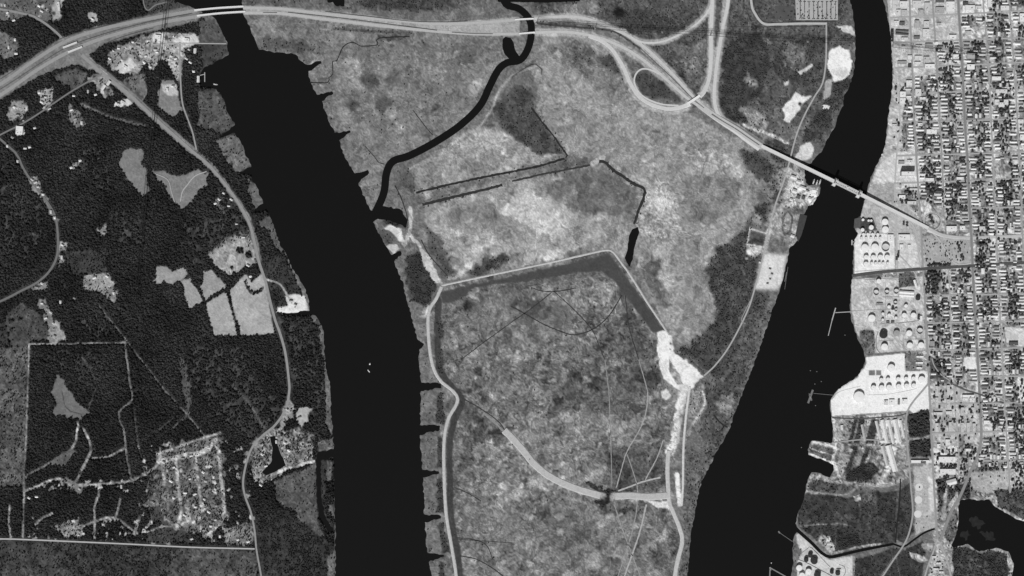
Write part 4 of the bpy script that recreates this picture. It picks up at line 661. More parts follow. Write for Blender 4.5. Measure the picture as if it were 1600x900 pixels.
for i in range(13):
    a0 = s1 + 2 + (s2 - s1 - 4) * i / 12; z0 = bz(a0 / L) + 9.0
    m.bar(bp_(a0, -2.95, z0), bp_(a0, 2.95, z0), .9)
    if i < 12: a1 = s1 + 2 + (s2 - s1 - 4) * (i + 1) / 12; m.bar(bp_(a0, -2.95, z0), bp_(a1, 2.95, bz(a1 / L) + 9.0), .5); m.bar(bp_(a0, 2.95, z0), bp_(a1, -2.95, bz(a1 / L) + 9.0), .5)
m.build('top_bracing', steel, lift)
MB().box(0, 0, 2.2, 7, 5, 4.4, bang).build('bridge_house', mat(215), lift, bp_((s1 + s2) / 2, 0, bz((s1 + s2) / 2 / L) + 9.6))
clear([tuple(B0), tuple(B1)], 5)

# ------------------------------------------------------------------ storage tanks
def tank(x, y, r, kind, label, h=None):
    R = r * M; h = h or (13.5 if r > 3 else 9 + r * 1.2); o = empty('storage_tank', (wx(x), wy(y), 1.3)); tag(o, label, 'tank', 'storage tanks')
    g = {'white': 226, 'open': 205, 'dark': 44, 'grey': 150}[kind]
    sh = MB(); k = 28
    if kind == 'open':                                    # floating roof sunk inside the shell
        for z in (0, h):
            for rr in (R, R - .5):
                for i in range(k): a = 2 * math.pi * i / k; sh.v.append((rr * math.cos(a), rr * math.sin(a), z))
        for i in range(k):
            j = (i + 1) % k; sh.f += [(i, j, 2 * k + j, 2 * k + i), (k + j, k + i, 3 * k + i, 3 * k + j), (2 * k + i, 2 * k + j, 3 * k + j, 3 * k + i)]
        sh.build('shell', mat(g, .06, .3, .6), o); MB().cyl(0, 0, h - 8.5, R - .6, .5, k).build('floating_roof', mat(196, .1, .2, .7), o)
        MB().cyl(0, 0, h - 1.4, R + .5, .35, k)
    else:
        sh.cyl(0, 0, 0, R, h, k); sh.build('shell', mat(g, .06, .3, .6), o)
        MB().cyl(0, 0, h, R + .15, .25, k, R * .07).build('roof', mat(g + (6 if g < 220 else 4), .07, .25, .7), o)
        MB().box(0, 0, h + R * .07 + .4, 1.2, 1.2, 1.0).build('roof_vent', mat(120), o)
    m = MB(); n = 10                                       # stair climbing round the shell
    for i in range(n):
        a = -1.9 + i * (7.0 / R); m.box((R + .55) * math.cos(a), (R + .55) * math.sin(a), h * (i + .6) / n, 7.0 / R * R, .9, .3, a + math.pi / 2)
    m.build('stair', mat(140), o)
    stroke(None, [(x - .5, y), (x + .5, y)], 2 * r + 1.5, d=0, sm=False)
ROWN = ['first', 'second', 'third', 'fourth', 'fifth', 'sixth', 'seventh']
def tanks(yard, rows):
    for ri, row in enumerate(rows):
        for ti, (x, y, r, k) in enumerate(row):
            size = 'huge ' if r > 7 else 'large ' if r > 4.2 else 'medium ' if r > 2.7 else 'small '
            look = {'white': 'white', 'open': 'open-topped pale', 'dark': 'black', 'grey': 'grey'}[k]
            tank(x, y, r, k, '%s%s tank, %s from the river in %s row, %s' % (size, look, ROWN[ti], ROWN[ri], yard))
tanks('yard beside the bridge', [[(1347.7,343.5,1.9,'white'),(1356.5,344.8,1.7,'white'),(1360.6,344.8,1.7,'white'),(1381.8,347,5,'white')],[(1346.8,359.4,2.8,'white'),(1360.4,355.5,3.6,'white'),(1382.3,359,5.2,'white')],
    [(1348.3,366.3,2.1,'white'),(1355,366.3,2.1,'white'),(1362.3,366.3,2.1,'white'),(1370.5,366.5,2.1,'white')],[(1345,371.5,1.4,'white'),(1352.5,371.5,1.4,'white'),(1360,371.5,1.4,'white'),(1367.4,371.5,1.5,'white'),(1374.4,371.5,1.5,'white')],[(1350.3,387,5.5,'white'),(1366,386.6,5.7,'white'),(1382.8,386.8,6,'open')],[(1352.3,402,3.5,'white'),(1363.3,402,3.5,'white'),(1374.4,401.8,3.7,'white'),(1385,401.8,3.7,'white')],[(1352,412.5,3.5,'white'),(1361,411,1.7,'white'),(1367,411,1.5,'white'),(1373,411,1.7,'white'),(1379,411,1.6,'white'),(1386,411,1.6,'white')]])
tanks('yard below the railway', [[(1372,439.5,3.6,'white')],[(1368,457.1,4.2,'open'),(1384.8,456.4,3.5,'open'),(1399.3,455.3,3.8,'open'),(1433.5,465.8,3.4,'dark')],[(1388,479.5,2.5,'white'),(1394.2,482,2,'dark'),(1398.1,473,2.8,'open'),(1399,484.2,2.2,'open'),(1414.6,478,2.7,'white')],[(1361,497.3,5.6,'white'),(1378.6,490.2,2,'white'),(1388.3,492.3,2.3,'white'),(1411.7,492.5,3.6,'white'),(1426.2,492.5,4,'white')],[(1378.4,499.5,1.8,'white'),(1399,496.5,2,'white')],[(1379.7,522.5,6,'dark'),(1400,520.3,4.6,'grey'),(1419.4,520.6,4.6,'white'),(1436.3,517,4.7,'open')],[(1381,542,5.3,'white'),(1420.5,539.5,4.5,'white'),(1438,539.3,4.7,'white')]])
tanks('bright white yard', [[(1391.6,574.5,5.6,'white')],[(1376,593,2.6,'white'),(1386.5,592.4,2.8,'white'),(1402.5,592.2,3.2,'white'),(1414.8,591.5,2.9,'white'),(1426.2,591,2.9,'white'),(1439,592.5,5,'white')],[(1363.8,605.5,3.7,'white'),(1376.4,605.3,3.8,'white'),(1388,604.9,4,'white'),(1403,603.5,3.7,'white'),(1415.3,602.5,3.4,'white'),(1426.5,602,3.2,'white')],[(1341.2,619.5,8.2,'white')]])
tanks('southern creek yard', [[(1259,874.2,3.3,'dark'),(1265.5,867.1,3.5,'dark'),(1271.4,875.6,5.3,'dark')],[(1248,886.7,4.6,'white'),(1262.5,892.4,4.5,'white'),(1299,893,2.8,'dark'),(1308.3,895,3.5,'dark')],[(1252.4,898.5,4.6,'white'),(1276.6,898,5,'dark')]])

# ------------------------------------------------------------------ docks, pilings and boats
def dock(name, segs, label, g=120):
    x0, y0 = segs[0][0]; o = empty(name, (wx(x0), wy(y0), 0)); tag(o, label, 'dock')
    for si, (a, b, w) in enumerate(segs):
        m = MB(); ax, ay, bx_, by = wx(a[0]) - wx(x0), wy(a[1]) - wy(y0), wx(b[0]) - wx(x0), wy(b[1]) - wy(y0)
        L_ = math.hypot(bx_ - ax, by - ay); an = math.atan2(by - ay, bx_ - ax)
        m.box((ax + bx_) / 2, (ay + by) / 2, 2.2 + si * .05, L_, w * M, .5, an); m.build('walkway' if si == 0 else 'dock_head', mat(g, .2, .2), o)
        n = max(2, int(L_ / 12))
        for i in range(n + 1):
            t = i / n; MB().cyl(0, 0, -3.5, .5, 5.4, 8).build('piling', mat(70), o, (ax + (bx_ - ax) * t, ay + (by - ay) * t, 0))
dock('tanker_dock', [((1331,487),(1305,488.5),1.2),((1305.5,481),(1300,500),1.7),((1300,500),(1294,524.5),1.1)], 'T-shaped tanker dock off the upper tank yards', 175)
dock('tanker_dock', [((1303,617.5),(1271,614.5),.7),((1270,609),(1262.5,630),3.2)], 'dark T-shaped dock off the white tank yard', 112)
dock('pier', [((1238,846),(1217,831.5),.7),((1218.5,833),(1216,830),2.2)], 'thin slanting pier at the mouth of the drain', 120)
dock('pier', [((1246,911),(1204,887.5),1.8),((1204,891),(1203,886),2.5),((1203,890),(1202,915),1.8)], 'broad slanting pier at the bottom edge', 130)
dock('pier', [((640,372),(640,376),.8)], 'tiny landing beside the sand path', 150)
dock('jetty', [((1331,378),(1336,378),1.0),((1331,375),(1331,383),1.8)], 'short jetty below the bridge on the east bank', 180)
dock('jetty', [((1231,417),(1226,452),.7),((1229,425),(1226,440),1.2)], 'long narrow jetty along the island white pad', 105)
dock('jetty', [((312,118),(320,116),1.2),((320,113),(320,128),1.4)], 'small marina jetty on the west river', 165)
for k, (x, y, l) in enumerate([(1320,523.5,'lone piling cluster below the upper tanker dock'),(1266,579,'western of two piling clusters north of the dark dock'),(1276,580.5,'eastern of two piling clusters north of the dark dock'),(1283,596,'piling cluster north-east of the dark dock'),(1273,600,'piling cluster just above the dark dock head'),(1274,633.5,'piling cluster just below the dark dock'),(1252,699,'piling cluster off the upper pier stub'),(1205,879.5,'bright piling cluster above the bottom pier')]):
    o = empty('mooring_dolphin', (wx(x), wy(y), 0)); tag(o, l, 'mooring', 'mooring dolphins in the east river')
    for i in range(5): a = i * 1.256; MB().cyl(1.5 * math.cos(a), 1.5 * math.sin(a), -3.5, .55, 7, 8).build('piling', mat(90), o)
    MB().cyl(0, 0, 3.5, 2.6, .6, 12, .2).build('cap', mat(200 if k == 7 else 105), o)
def boat(x, y, l, w, ang, label, g=190, cabin=.35, name='boat'):
    o = empty(name, (wx(x), wy(y), -.9), ang); tag(o, label, 'boat')
    n = 9; v = []; f = []
    for i in range(n):
        t = i / (n - 1); xx = (t - .5) * l; hw = w / 2 * (1 - max(0, (t - .55) / .45) ** 2.2) * (.85 + .15 * min(1, t * 4)) + .05
        v += [(xx, -hw * .7, -.6), (xx, -hw, 1.6 + .8 * t), (xx, hw, 1.6 + .8 * t), (xx, hw * .7, -.6)]
    for i in range(n - 1):
        for j in range(4): f.append((i * 4 + j, i * 4 + 4 + j, i * 4 + 4 + (j + 1) % 4, i * 4 + (j + 1) % 4))
    f += [(0, 1, 2, 3), (n * 4 - 1, n * 4 - 2, n * 4 - 3, n * 4 - 4)]
    me = bpy.data.meshes.new('hull'); me.from_pydata(v, [], f); me.materials.append(mat(g, .1, .3, .5))
    bm = bmesh.new(); bm.from_mesh(me); bmesh.ops.recalc_face_normals(bm, faces=bm.faces[:]); bm.to_mesh(me); bm.free(); add('hull', me, o)
    if cabin:
        MB().box(-l * .12, 0, 3.1, l * cabin, w * .6, 2.4).build('cabin', mat(min(235, g + 30)), o); MB().box(l * .02, 0, 5.0, l * .14, w * .45, 1.5).build('wheelhouse', mat(min(238, g + 35)), o)
        MB().cyl(-l * .05, 0, 4.2, .18, 6, 6).build('mast', mat(120), o)
boat(578,568.6,10,5,1.2,'small white boat, upper of two in mid west river',235,.5); boat(576.3,580,16,4.5,-.9,'slim pale boat, lower of two in mid west river',215,.3)
boat(337,132,22,6,-.15,'pale boat moored in the west river inlet',175,.3)
for k, (x, y, l) in enumerate([(1271.5,283.5,'western of three workboats in the slip'),(1276.5,285,'middle of three workboats in the slip'),(1281.3,284,'eastern of three workboats in the slip')]): boat(x, y, 26, 6.5, 1.25, l + ' under the lift bridge', 178, .4, 'workboat')
boat(1277,295,22,7,1.1,'workboat moored below the three in the slip',185,.4,'workboat'); boat(1273,312,26,9,1.0,'broad barge at the shipyard end',188,.25,'barge'); boat(1267,318,20,7,1.0,'small tug by the shipyard barge',170,.4,'tugboat')
boat(1266,620,38,9,1.9,'dark barge lying along the dark dock head',105,.3,'barge')

# ------------------------------------------------------------------ buildings
OCC = np.zeros((H, W), bool)
def occ_rect(x, y, l, d, rot=0.0, pad=.4):
    r = math.hypot(l, d) / 2 + 2; s = sl(x - r, x + r, y - r, y + r); c_, s_ = math.cos(rot), math.sin(rot)
    dx, dy = X[s] - x, Y[s] - y; u = dx * c_ - dy * s_; v = dx * s_ + dy * c_
    q = (np.abs(u) < l / 2 + pad) & (np.abs(v) < d / 2 + pad); hit = bool((OCC[s] & q).any()); return s, q, hit
for pts, w in ROADS:
    P = smooth(pts, 8)
    for a, b in zip(P[:-1], P[1:]):
        s = sl(min(a[0], b[0]) - w, max(a[0], b[0]) + w, min(a[1], b[1]) - w, max(a[1], b[1]) + w)
        if OCC[s].size: OCC[s] |= segdist(X[s], Y[s], a, b) < w / 2 + (.7 if w > 2.55 or a[0] < 1380 else 1.4)
def street_x(k, y): p = ST[k]; return float(np.interp(y, [q[1] for q in p], [q[0] for q in p]))
def ordinal(n): return '%d%s' % (n, 'th' if 10 <= n % 100 <= 20 else {1: 'st', 2: 'nd', 3: 'rd'}.get(n % 10, 'th'))
def tone_word(g): return 'white' if g > 208 else 'pale' if g > 170 else 'grey' if g > 105 else 'dark'
# x, y, length, depth (map units), film tone, height m, roof: f flat, g gabled; rot degrees
BLD = [(1398,7,9,13,200,8,'f'),(1411,7,12,9,215,9,'f'),(1412,20,9,8,180,7,'f'),(1403,20,7,9,206,7,'f'),(1432,7,13,11,202,9,'f'),(1438,20,8,9,172,8,'f'),(1448,11,8,13,192,8,'f'),(1468,16,13,9,165,7,'f'),(1484,11,13,16,220,9,'f'),(1468,2,13,4,95,11,'f'),(1508,6,8,5,80,8,'f'),(1515,12,15,7,215,7,'f'),(1528,12,9,5,200,8,'f'),(1546,5,7,13,215,8,'f'),(1569,13,13,7,215,10,'f'),(1597,28,9,13,225,8,'f'),
 (1400,36,7,6,215,7,'f'),(1409,37,8,5,95,7,'f'),(1432,38,7,11,172,8,'f'),(1447,38,8,9,200,7,'f'),(1446,52,10,12,208,8,'f'),(1409,48.5,20,2.6,96,6,'g',3),(1409,53.5,20,2.8,92,6,'g',5),(1413,61,10,4,205,7,'f'),(1432,59,9,4,112,7,'f'),(1451,72,12,7,152,7,'f'),(1435,72.5,10,3.5,205,6,'f'),(1393.5,56,4,18,52,9,'f'),(1411,77,6,10,205,7,'f'),(1409,98,14,5,150,6,'f'),(1421,103,5,5,70,7,'f'),(1421,90,7,6,215,7,'f'),(1434,90,11,5,207,7,'f'),(1433,99,9,4,215,7,'f'),(1452,104,15,7,226,9,'f'),(1447,93,9,8,185,7,'f'),(1516,88,12,8,172,12,'f'),(1516,105,12,8,226,9,'f'),(1493,89,9,7,225,8,'f'),(1488,58,11,6,225,8,'f'),(1512,52,9,6,182,7,'f'),(1467,38,6,4,172,7,'f'),(1462,68,6,5,225,7,'f'),
 (1410,148,9,9,226,9,'f'),(1410,158,9,9,222,8,'f'),(1420,130,9,8,215,7,'f'),(1420,156,8,5,215,7,'f'),(1434,145,9,11,208,8,'f'),(1441,154,9,4,216,7,'f'),(1556,123,14,6,222,9,'f'),(1557,160,7,8,212,9,'f'),(1571,160,7,8,212,9,'f'),(1564,164,9,7,215,9,'f'),(1564,143,18,6,205,8,'f'),(1455,206,16,7,226,8,'f'),(1437,195,7,5,215,7,'f'),(1397,198,7,8,200,7,'f'),(1594,190,9,6,210,8,'f'),(1597,215,8,9,222,9,'f'),
 (1416,272,20,6,222,34,'f'),(1408,254,9,5,150,6,'f'),(1421,252,8,4,205,7,'f'),(1452,281,13,5,222,7,'f'),(1500,279,12,4,224,7,'f'),(1571,272,0,0,0,0,'f'),(1409,308,10,6,226,7,'f'),(1424,317,14,5,205,8,'f'),(1427,296,12,3,205,6,'f'),(1510,349,9,4,90,7,'f'),(1486,357.5,16,8,222,9,'f'),(1503,356.5,8,7,224,9,'f'),(1412,371,18,9,222,8,'f'),(1408,386,6,8,224,6,'f'),(1420,386,4.5,7,222,6,'f'),(1534,358,9,8,205,7,'f'),(1524,364,6,5,120,6,'f'),(1416,457,23,4.2,226,8,'g',4),(1416,461.6,23,4.2,222,8,'g',4),(1430,443,3.5,12,222,7,'g',-18),(1480,447,4,8,222,6,'f'),(1513,449,5,3,205,6,'f'),(1535,424,5,9,224,7,'f'),(1391,371.5,9,10,222,7,'f'),(1594,407,0,0,0,0,'f'),
 (1437,557.5,11,3,226,6,'f'),(1436,567,11,3,226,6,'f'),(1436,575,9,3,224,6,'f'),(1435,496,3.4,7,66,9,'f'),(1438,498,5,9,224,7,'f'),(1456,537,7,8,150,8,'f'),(1374,475,10,3.5,140,5,'f'),(1387,503,5,3,90,5,'f'),(1394.5,503,5,3,90,5,'f'),(1384,629,6,7,205,6,'f'),(1393,628,8,8,226,6,'f'),(1404,628,3,8,120,6,'f'),(1413,627,8,7,226,7,'f'),(1583,537,14,5,90,9,'f'),
 (1512,619,18,4.2,228,9,'f'),(1507,624,8,4,222,9,'f'),(1518,624,8,4,222,9,'f'),(1465,646,14,4,205,7,'f'),(1482,645,9,5,210,7,'f'),(1541,660,9,6,226,7,'f'),(1463,611,4.5,16,192,8,'f'),(1481,609,4.5,14,195,8,'f'),(1463,629,4.5,16,192,8,'f'),(1481,631,4.5,14,192,8,'f'),(1503,643,4.5,13,188,8,'f'),(1519,643,4.5,13,190,8,'f'),(1463,668,5,14,200,8,'f'),(1484,667,4.5,15,190,8,'f'),(1503,668,4.5,15,190,8,'f'),(1512,668,4.5,15,192,8,'f'),(1521,668,4.5,13,190,8,'f'),(1480,691,7,9,215,7,'f'),(1466,697,5,7,224,7,'f'),(1512,703,8,4,225,7,'f'),
 (1479,718,26,9,222,9,'f'),(1480,737,24,9,217,9,'f'),(1437,721,28,4.5,224,8,'f'),(1442,722,8,3,90,9,'f'),(1486,753,15,8,216,8,'g',-15),(1382,674,5.5,37,214,5,'g',-12),(1391.5,674,4.5,37,208,5,'g',-12),(1401,673,7,36,216,5,'g',-12),(1409.5,670,3.5,28,206,5,'g',-12),(1372,672,4,30,196,5,'g',-14),(1393,716,8.5,42,218,5,'g',-16),(1382,712,4.5,32,190,5,'g',-15),(1349,676,3.5,26,176,4,'g',-12),(1315,668,4,8,210,6,'f'),
 (1239,277,8,5,215,8,'g',20),(1247,284,6,5,205,7,'g',20),(1254,294,10,5,216,8,'g',20),(1241,299,7,6,210,8,'g',20),(1247,308,6,5,95,7,'f',20),(1261,300,6,4,205,7,'g',20),(1255,309,5,5,90,7,'f',20),(1236,312,5,4,205,6,'g',20),(1265,311,6,5,215,7,'g',20),(1238,369,6,4,210,6,'g',20),(1187,410,2.5,2.5,215,5,'g',12),(1203,420,4,1.8,110,4,'f',12),(1206,428,4,1.8,110,4,'f',12),(1203,436,3.5,1.8,110,4,'f',12),(1199,443,3.5,1.8,110,4,'f',12),(1246,168,0,0,0,0,'f'),(1310,891,7,4,210,6,'f'),(1459,870,6,3,215,6,'f'),(1466,880,7,3,218,6,'f'),(1461,889,7,3,215,6,'f'),(1470,894,7,3,215,6,'f'),
 (196,104,6,3,216,6,'f',35),(247,58,9,6,222,7,'f',5),(292,62,8,4,218,6,'f',8),(183,163,6,4,222,6,'f',30),(192,160,6,4,215,6,'f',30),(31,204,11,13,222,8,'f',5),(23,168,4,3,220,6,'g',20),(92,10,4,14,205,6,'f',-6),(162,137,4,9,214,6,'g',35),(170,130,4,8,210,6,'g',35),(310,124,4,10,215,6,'g',0),(305,80,4,8,205,6,'g',4)]
def zone_of(x, y):
    if x < 500: return 'on the west bank'
    if x < 1300 and y < 460: return 'in the island shipyard'
    if x < 1395 and y > 840: return 'in the southern creek yard'
    if y > 640 and x < 1416: return 'in the pipe storage yard'
    if 340 < y and x < 1441: return 'among the tank yards'
    if y > 590: return 'in the southern housing district'
    ks = [k for k in (1, 2, 3, 4, 5)]; xs = [street_x(k, min(y, 330 if k == 2 else 800)) for k in ks]
    n = sum(1 for v in xs if x > v)
    return ['between the waterfront and first street', 'between the first and second streets', 'between the second and third streets', 'between the third and fourth streets', 'between the fourth and fifth streets', 'east of the fifth street'][n]
BLD = [b for b in BLD if b[2] > 0]
zones = {}
for b in sorted(BLD, key=lambda b: b[1]): zones.setdefault(zone_of(b[0], b[1]), []).append(b)
def building(b, label):
    x, y, l, d, g, h, roof = b[:7]; rot = -math.radians(b[7]) if len(b) > 7 else 0.0
    Lx, Ly = l * M, d * M; o = empty('building' if roof == 'f' else 'warehouse', (wx(x), wy(y), .9), rot); tag(o, label, 'building', 'large town buildings')
    MB().box(0, 0, h / 2, Lx, Ly, h).build('wall', mat(min(200, g), .1), o)
    if roof == 'f':
        MB().box(0, 0, h + .12, Lx - .8, Ly - .8, .24).build('roof', mat(g, .14, .15), o)
        m = MB(); p = .4
        m.box(0, Ly / 2 - p / 2, h + .35, Lx, p, .7); m.box(0, -Ly / 2 + p / 2, h + .35, Lx, p, .7); m.box(Lx / 2 - p / 2, 0, h + .35, p, Ly - 2 * p, .7); m.box(-Lx / 2 + p / 2, 0, h + .35, p, Ly - 2 * p, .7)
        m.build('parapet', mat(min(225, g + 8), .1), o)
        r = random.Random(int(x * 31 + y))
        for i in range(1 + int(Lx * Ly / 500)):
            MB().box(r.uniform(-.35, .35) * Lx, r.uniform(-.3, .3) * Ly, h + 1.1, r.uniform(2, 4.5), r.uniform(2, 3.5), r.uniform(1.4, 2.2)).build('roof_unit', mat(r.choice((110, 150, 200))), o)
    else:
        lx, ly, rr = (Lx, Ly, 0) if Lx >= Ly else (Ly, Lx, math.pi / 2)
        MB().gable(0, 0, h + .01, lx + 1, ly + 1, min(5, ly * .22), rr).build('roof', mat(g, .12, .2), o)
        for i in range(max(1, int(lx / 25))): MB().box((i + .5) * lx / max(1, int(lx / 25)) * math.cos(rr) - lx / 2 * math.cos(rr), (i + .5) * lx / max(1, int(lx / 25)) * math.sin(rr) - lx / 2 * math.sin(rr), h + min(5, ly * .22) + .2, 1.6, 1.6, 1.0).build('roof_vent', mat(130), o)
    if h > 20:                                            # window bands of the tall block
        for i in range(8): MB().box(0, 0, 3.2 + i * 3.9, Lx + .12, Ly + .12, 1.4).build('window', mat(70, .1, .1, .2), o)
    s, q, hit = occ_rect(x, y, l, d, -rot, .8); OCC[s] |= q; D[s][q] = 0
for z, bs in zones.items():
    for i, b in enumerate(bs):
        size = 'large ' if b[2] * b[3] > 110 else 'small ' if b[2] * b[3] < 35 else ''
        what = 'tall flat-roofed block' if b[5] > 20 else 'flat-roofed building' if b[6] == 'f' else 'gabled shed'
        building(b, '%s%s %s, %s down %s' % (size, tone_word(b[4]), what, ordinal(i + 1), z))
# ------------------------------------------------------------------ houses
HS = []
def pip(x, y, poly):
    ins = False; n = len(poly)
    for i in range(n):
        a, b = poly[i], poly[(i + 1) % n]
        if (a[1] > y) != (b[1] > y) and x < (b[0] - a[0]) * (y - a[1]) / (b[1] - a[1]) + a[0]: ins = not ins
    return ins
NOHOUSE = [[(1380,-90),(1500,-90),(1503,62),(1462,70),(1466,112),(1380,135)],[(1500,-90),(1545,-90),(1545,24),(1500,26)],[(1380,230),(1436,232),(1440,290),(1380,290)],[(1440,290),(1440,318),(1400,300),(1380,300)],[(1436,312),(1476,325),(1478,352),(1519,352),(1522,420),(1395,430),(1380,330)],[(1380,420),(1446,420),(1453,640),(1456,850),(1380,850)],[(1453,594),(1531,602),(1534,690),(1500,760),(1455,850)],[(1505,557),(1526,557),(1527,578),(1505,578)],[(1568,508),(1606,508),(1606,546),(1568,546)],[(1533,650),(1557,650),(1557,684),(1533,684)],[(1495,735),(1712,732),(1712,990),(1470,990)],[(1500,44),(1540,40),(1541,60),(1502,66)],[(1553,266),(1580,264),(1580,280),(1553,280)],[(1522,380),(1540,380),(1540,412),(1522,412)],[(1500,434),(1519,434),(1520,450),(1500,450)],[(1590,584),(1712,584),(1712,640),(1590,640)],[(1448,420),(1482,420),(1484,462),(1446,462)],[(1552,136),(1584,134),(1582,150),(1552,152)]]
r = random.Random(3)
def try_house(x, y, l, d, rot, zone, g=None, force=False):
    if not force and any(pip(x, y, q) for q in NOHOUSE): return
    s, q, hit = occ_rect(x, y, l, d, rot, .15)
    if hit and not force: return
    OCC[s] |= q; D[s][q] = 0
    if g is None: g = r.choices((228, 214, 200, 180, 150, 120, 80), (28, 24, 18, 12, 7, 6, 5))[0]
    HS.append(dict(x=x, y=y, l=l, d=d, rot=rot, zone=zone, g=g))
for k in (1, 2, 3, 4, 5, 6):
    for side in (-1, 1):
        y = max(ST[k][0][1], -40) + r.uniform(0, 4)
        while y < 735:
            if ST[k][0][1] <= y <= ST[k][-1][1]:
                l = r.uniform(6.0, 10.5); d = r.uniform(2.6, 4.2); x = street_x(k, y) + side * ((3.4 if k == 3 else 2.6) + l / 2 + r.uniform(0, 1.2))
                nm = ('%s side of the %s street from the river' % ('west' if side < 0 else 'east', ORD[k])) if k < 6 else '%s side of the short street below the railway' % ('west' if side < 0 else 'east')
                if r.random() < .93: try_house(x, y, l, d, 0.0, nm)
            y += r.uniform(4.4, 6.6)
            if r.random() < .10: y += r.uniform(3, 9)
for i, (xa, ya, yb) in enumerate(crossx):
    for side in (-1, 1):
        x = xa + 4
        while x < 1640:
            t = (x - 1390) / 210; l = r.uniform(3.0, 4.2); d = r.uniform(5.2, 7.5); y = ya + (yb - ya) * t + side * (2.2 + d / 2)
            if r.random() < .8: try_house(x, y, d, l, math.pi / 2, '%s side of the %s cross street' % ('north' if side < 0 else 'south', ordinal(i + 1)))
            x += r.uniform(5, 7.5)
for k in (1, 2, 3, 4, 5):                                 # back-yard cottages
    y = 80
    while y < 730:
        x = street_x(k, min(y, 330) if k == 2 else y) + r.uniform(13, 27)
        if r.random() < .75: try_house(x, y, r.uniform(3, 6.5), r.uniform(2.0, 3.2), r.choice((0, 0, math.pi / 2)), 'back lots east of the %s street' % ORD[k])
        y += r.uniform(4, 8)
RUR = {'woods road on the west bank': [(56,285),(60,292),(51,281),(68,304),(80,331),(86,340),(98,383),(101,388),(97,402),(66,443),(58,449),(40,232),(47,230),(28,252),(12,228)],
 'woodland subdivision': [(256,722),(262,735),(272,730),(288,742),(286,716),(299,712),(318,738),(322,752),(330,728),(334,745),(337,764),(305,772),(297,748),(290,770),(268,752),(272,778),(289,805),(306,792),(320,780),(327,800),(338,790),(337,812),(330,822),(344,838),(372,843),(388,846),(300,842),(258,808)],
 'clearings above the dirt road': [(92,826),(112,822),(124,830),(100,833),(98,755),(125,764),(58,776),(46,778),(190,760),(215,832),(240,785)],
 'north-west settlement': [(22,32),(12,20),(24,62),(14,74),(26,84),(62,10),(66,18),(145,30),(62,145),(72,152),(66,160),(78,170),(112,172),(118,186),(128,192),(116,150),(138,143),(150,148),(28,180),(20,215),(55,200),(8,8)],
 'settlement below the highway': [(172,92),(178,80),(186,76),(208,66),(216,72),(226,98),(236,105),(228,88),(246,82),(262,78),(268,88),(284,84),(292,92),(298,98),(303,112),(262,140),(270,135),(275,92),(243,78),(296,78)],
 'river road': [(350,302),(343,312),(358,322),(337,318),(362,312),(370,350),(381,371),(455,470),(462,476),(449,640),(468,652),(410,710),(416,728),(404,742),(446,692),(452,704),(408,758),(432,690),(398,408),(388,415),(392,432),(120,256),(126,251),(112,262),(155,360),(163,364),(148,434),(168,432),(178,458),(66,474),(80,488),(84,505),(72,497),(95,472),(117,466),(86,525)]}
for z, L_ in RUR.items():
    for x, y in L_: stroke(None, [(x - 1, y), (x + 1, y)], 5, d=.1, sm=False)
    for x, y in L_: try_house(x, y, r.uniform(3.4, 5.2), r.uniform(2.6, 3.4), r.choice((0, .4, -.5, math.pi / 2)), z, r.choice((228, 220, 210, 190, 150)), True)
for z in set(h['zone'] for h in HS):
    for i, h in enumerate(sorted([h for h in HS if h['zone'] == z], key=lambda h: (h['x'] if 'cross' in z else h['y']))): h['rank'] = i + 1
for h in HS: h['in'] = -2 < h['x'] < 1601 and -2 < h['y'] < 901
vis = sorted([h for h in HS if h['in']], key=lambda h: (h['x'] > 600, -h['l'] * h['d']))
solo = vis[:300]; rest = vis[300:] + [h for h in HS if not h['in']]
def house_bits(h):
    lx, ly = h['l'] * M, h['d'] * M; return lx, ly, 5.6, ly * .36
_hm = {}
def house_meshes(h):
    key = (round(h['l'] * 2), round(h['d'] * 3), h['g'])
    if key not in _hm:
        lx, ly, hw, hr = key[0] / 2 * M, key[1] / 3 * M, 5.6, key[1] / 3 * M * .34
        k = key[0] % 3
        _hm[key] = (MB().box(0, 0, hw / 2, lx - 1, ly - 1, hw).mesh('wall', mat(190, .1)), MB().gable(0, 0, hw + .01, lx, ly, hr, 0, (0, 0, ly * .4)[k]).mesh('roof', mat(h['g'], .15, .25)),
                    MB().box(lx * .18, 0, hw + hr + .3, 1.2, 1.2, 2.4).mesh('chimney', mat(110)), MB().box(0, 0, 1.7, lx * .16, ly * .9, 3.2).gable(0, 0, 3.31, lx * .18, ly * .95, .8).mesh('porch', mat(h['g'], .1)), lx)
    return _hm[key]
for h in solo:
    me = house_meshes(h); o = empty('house', (wx(h['x']), wy(h['y']), .9), h['rot'])
    if h['zone'].startswith(('west', 'east', 'north side', 'south side')): lab = '%s roofed house, %s %s the %s' % (tone_word(h['g']), ordinal(h['rank']), 'along' if 'cross' in h['zone'] else 'down', h['zone'])
    else: lab = 'small %s roofed house, %s from the top in the %s' % (tone_word(h['g']), ordinal(h['rank']), h['zone'])
    tag(o, lab, 'house', 'small houses')
    add('wall', me[0], o); rf = add('roof', me[1], o); add('chimney', me[2], rf); add('porch', me[3], o, (-me[4] * .57, 0, 0))
tones = sorted(set(h['g'] for h in rest)); slots = [mat(190, .1)] + [mat(t, .15, .25) for t in tones]
mb = MB(); mi = []
for h in rest:
    lx, ly, hw, hr = house_bits(h); n = len(mb.f); mb.box(wx(h['x']), wy(h['y']), .9 + hw / 2, lx - 1, ly - 1, hw, h['rot']); mi += [0] * (len(mb.f) - n)
    n = len(mb.f); mb.gable(wx(h['x']), wy(h['y']), .9 + hw + .01, lx, ly, hr, h['rot'], 0 if h['l'] > 5 else ly * .35); mi += [1 + tones.index(h['g'])] * (len(mb.f) - n)
me = bpy.data.meshes.new('small_houses'); me.from_pydata(mb.v, [], mb.f)
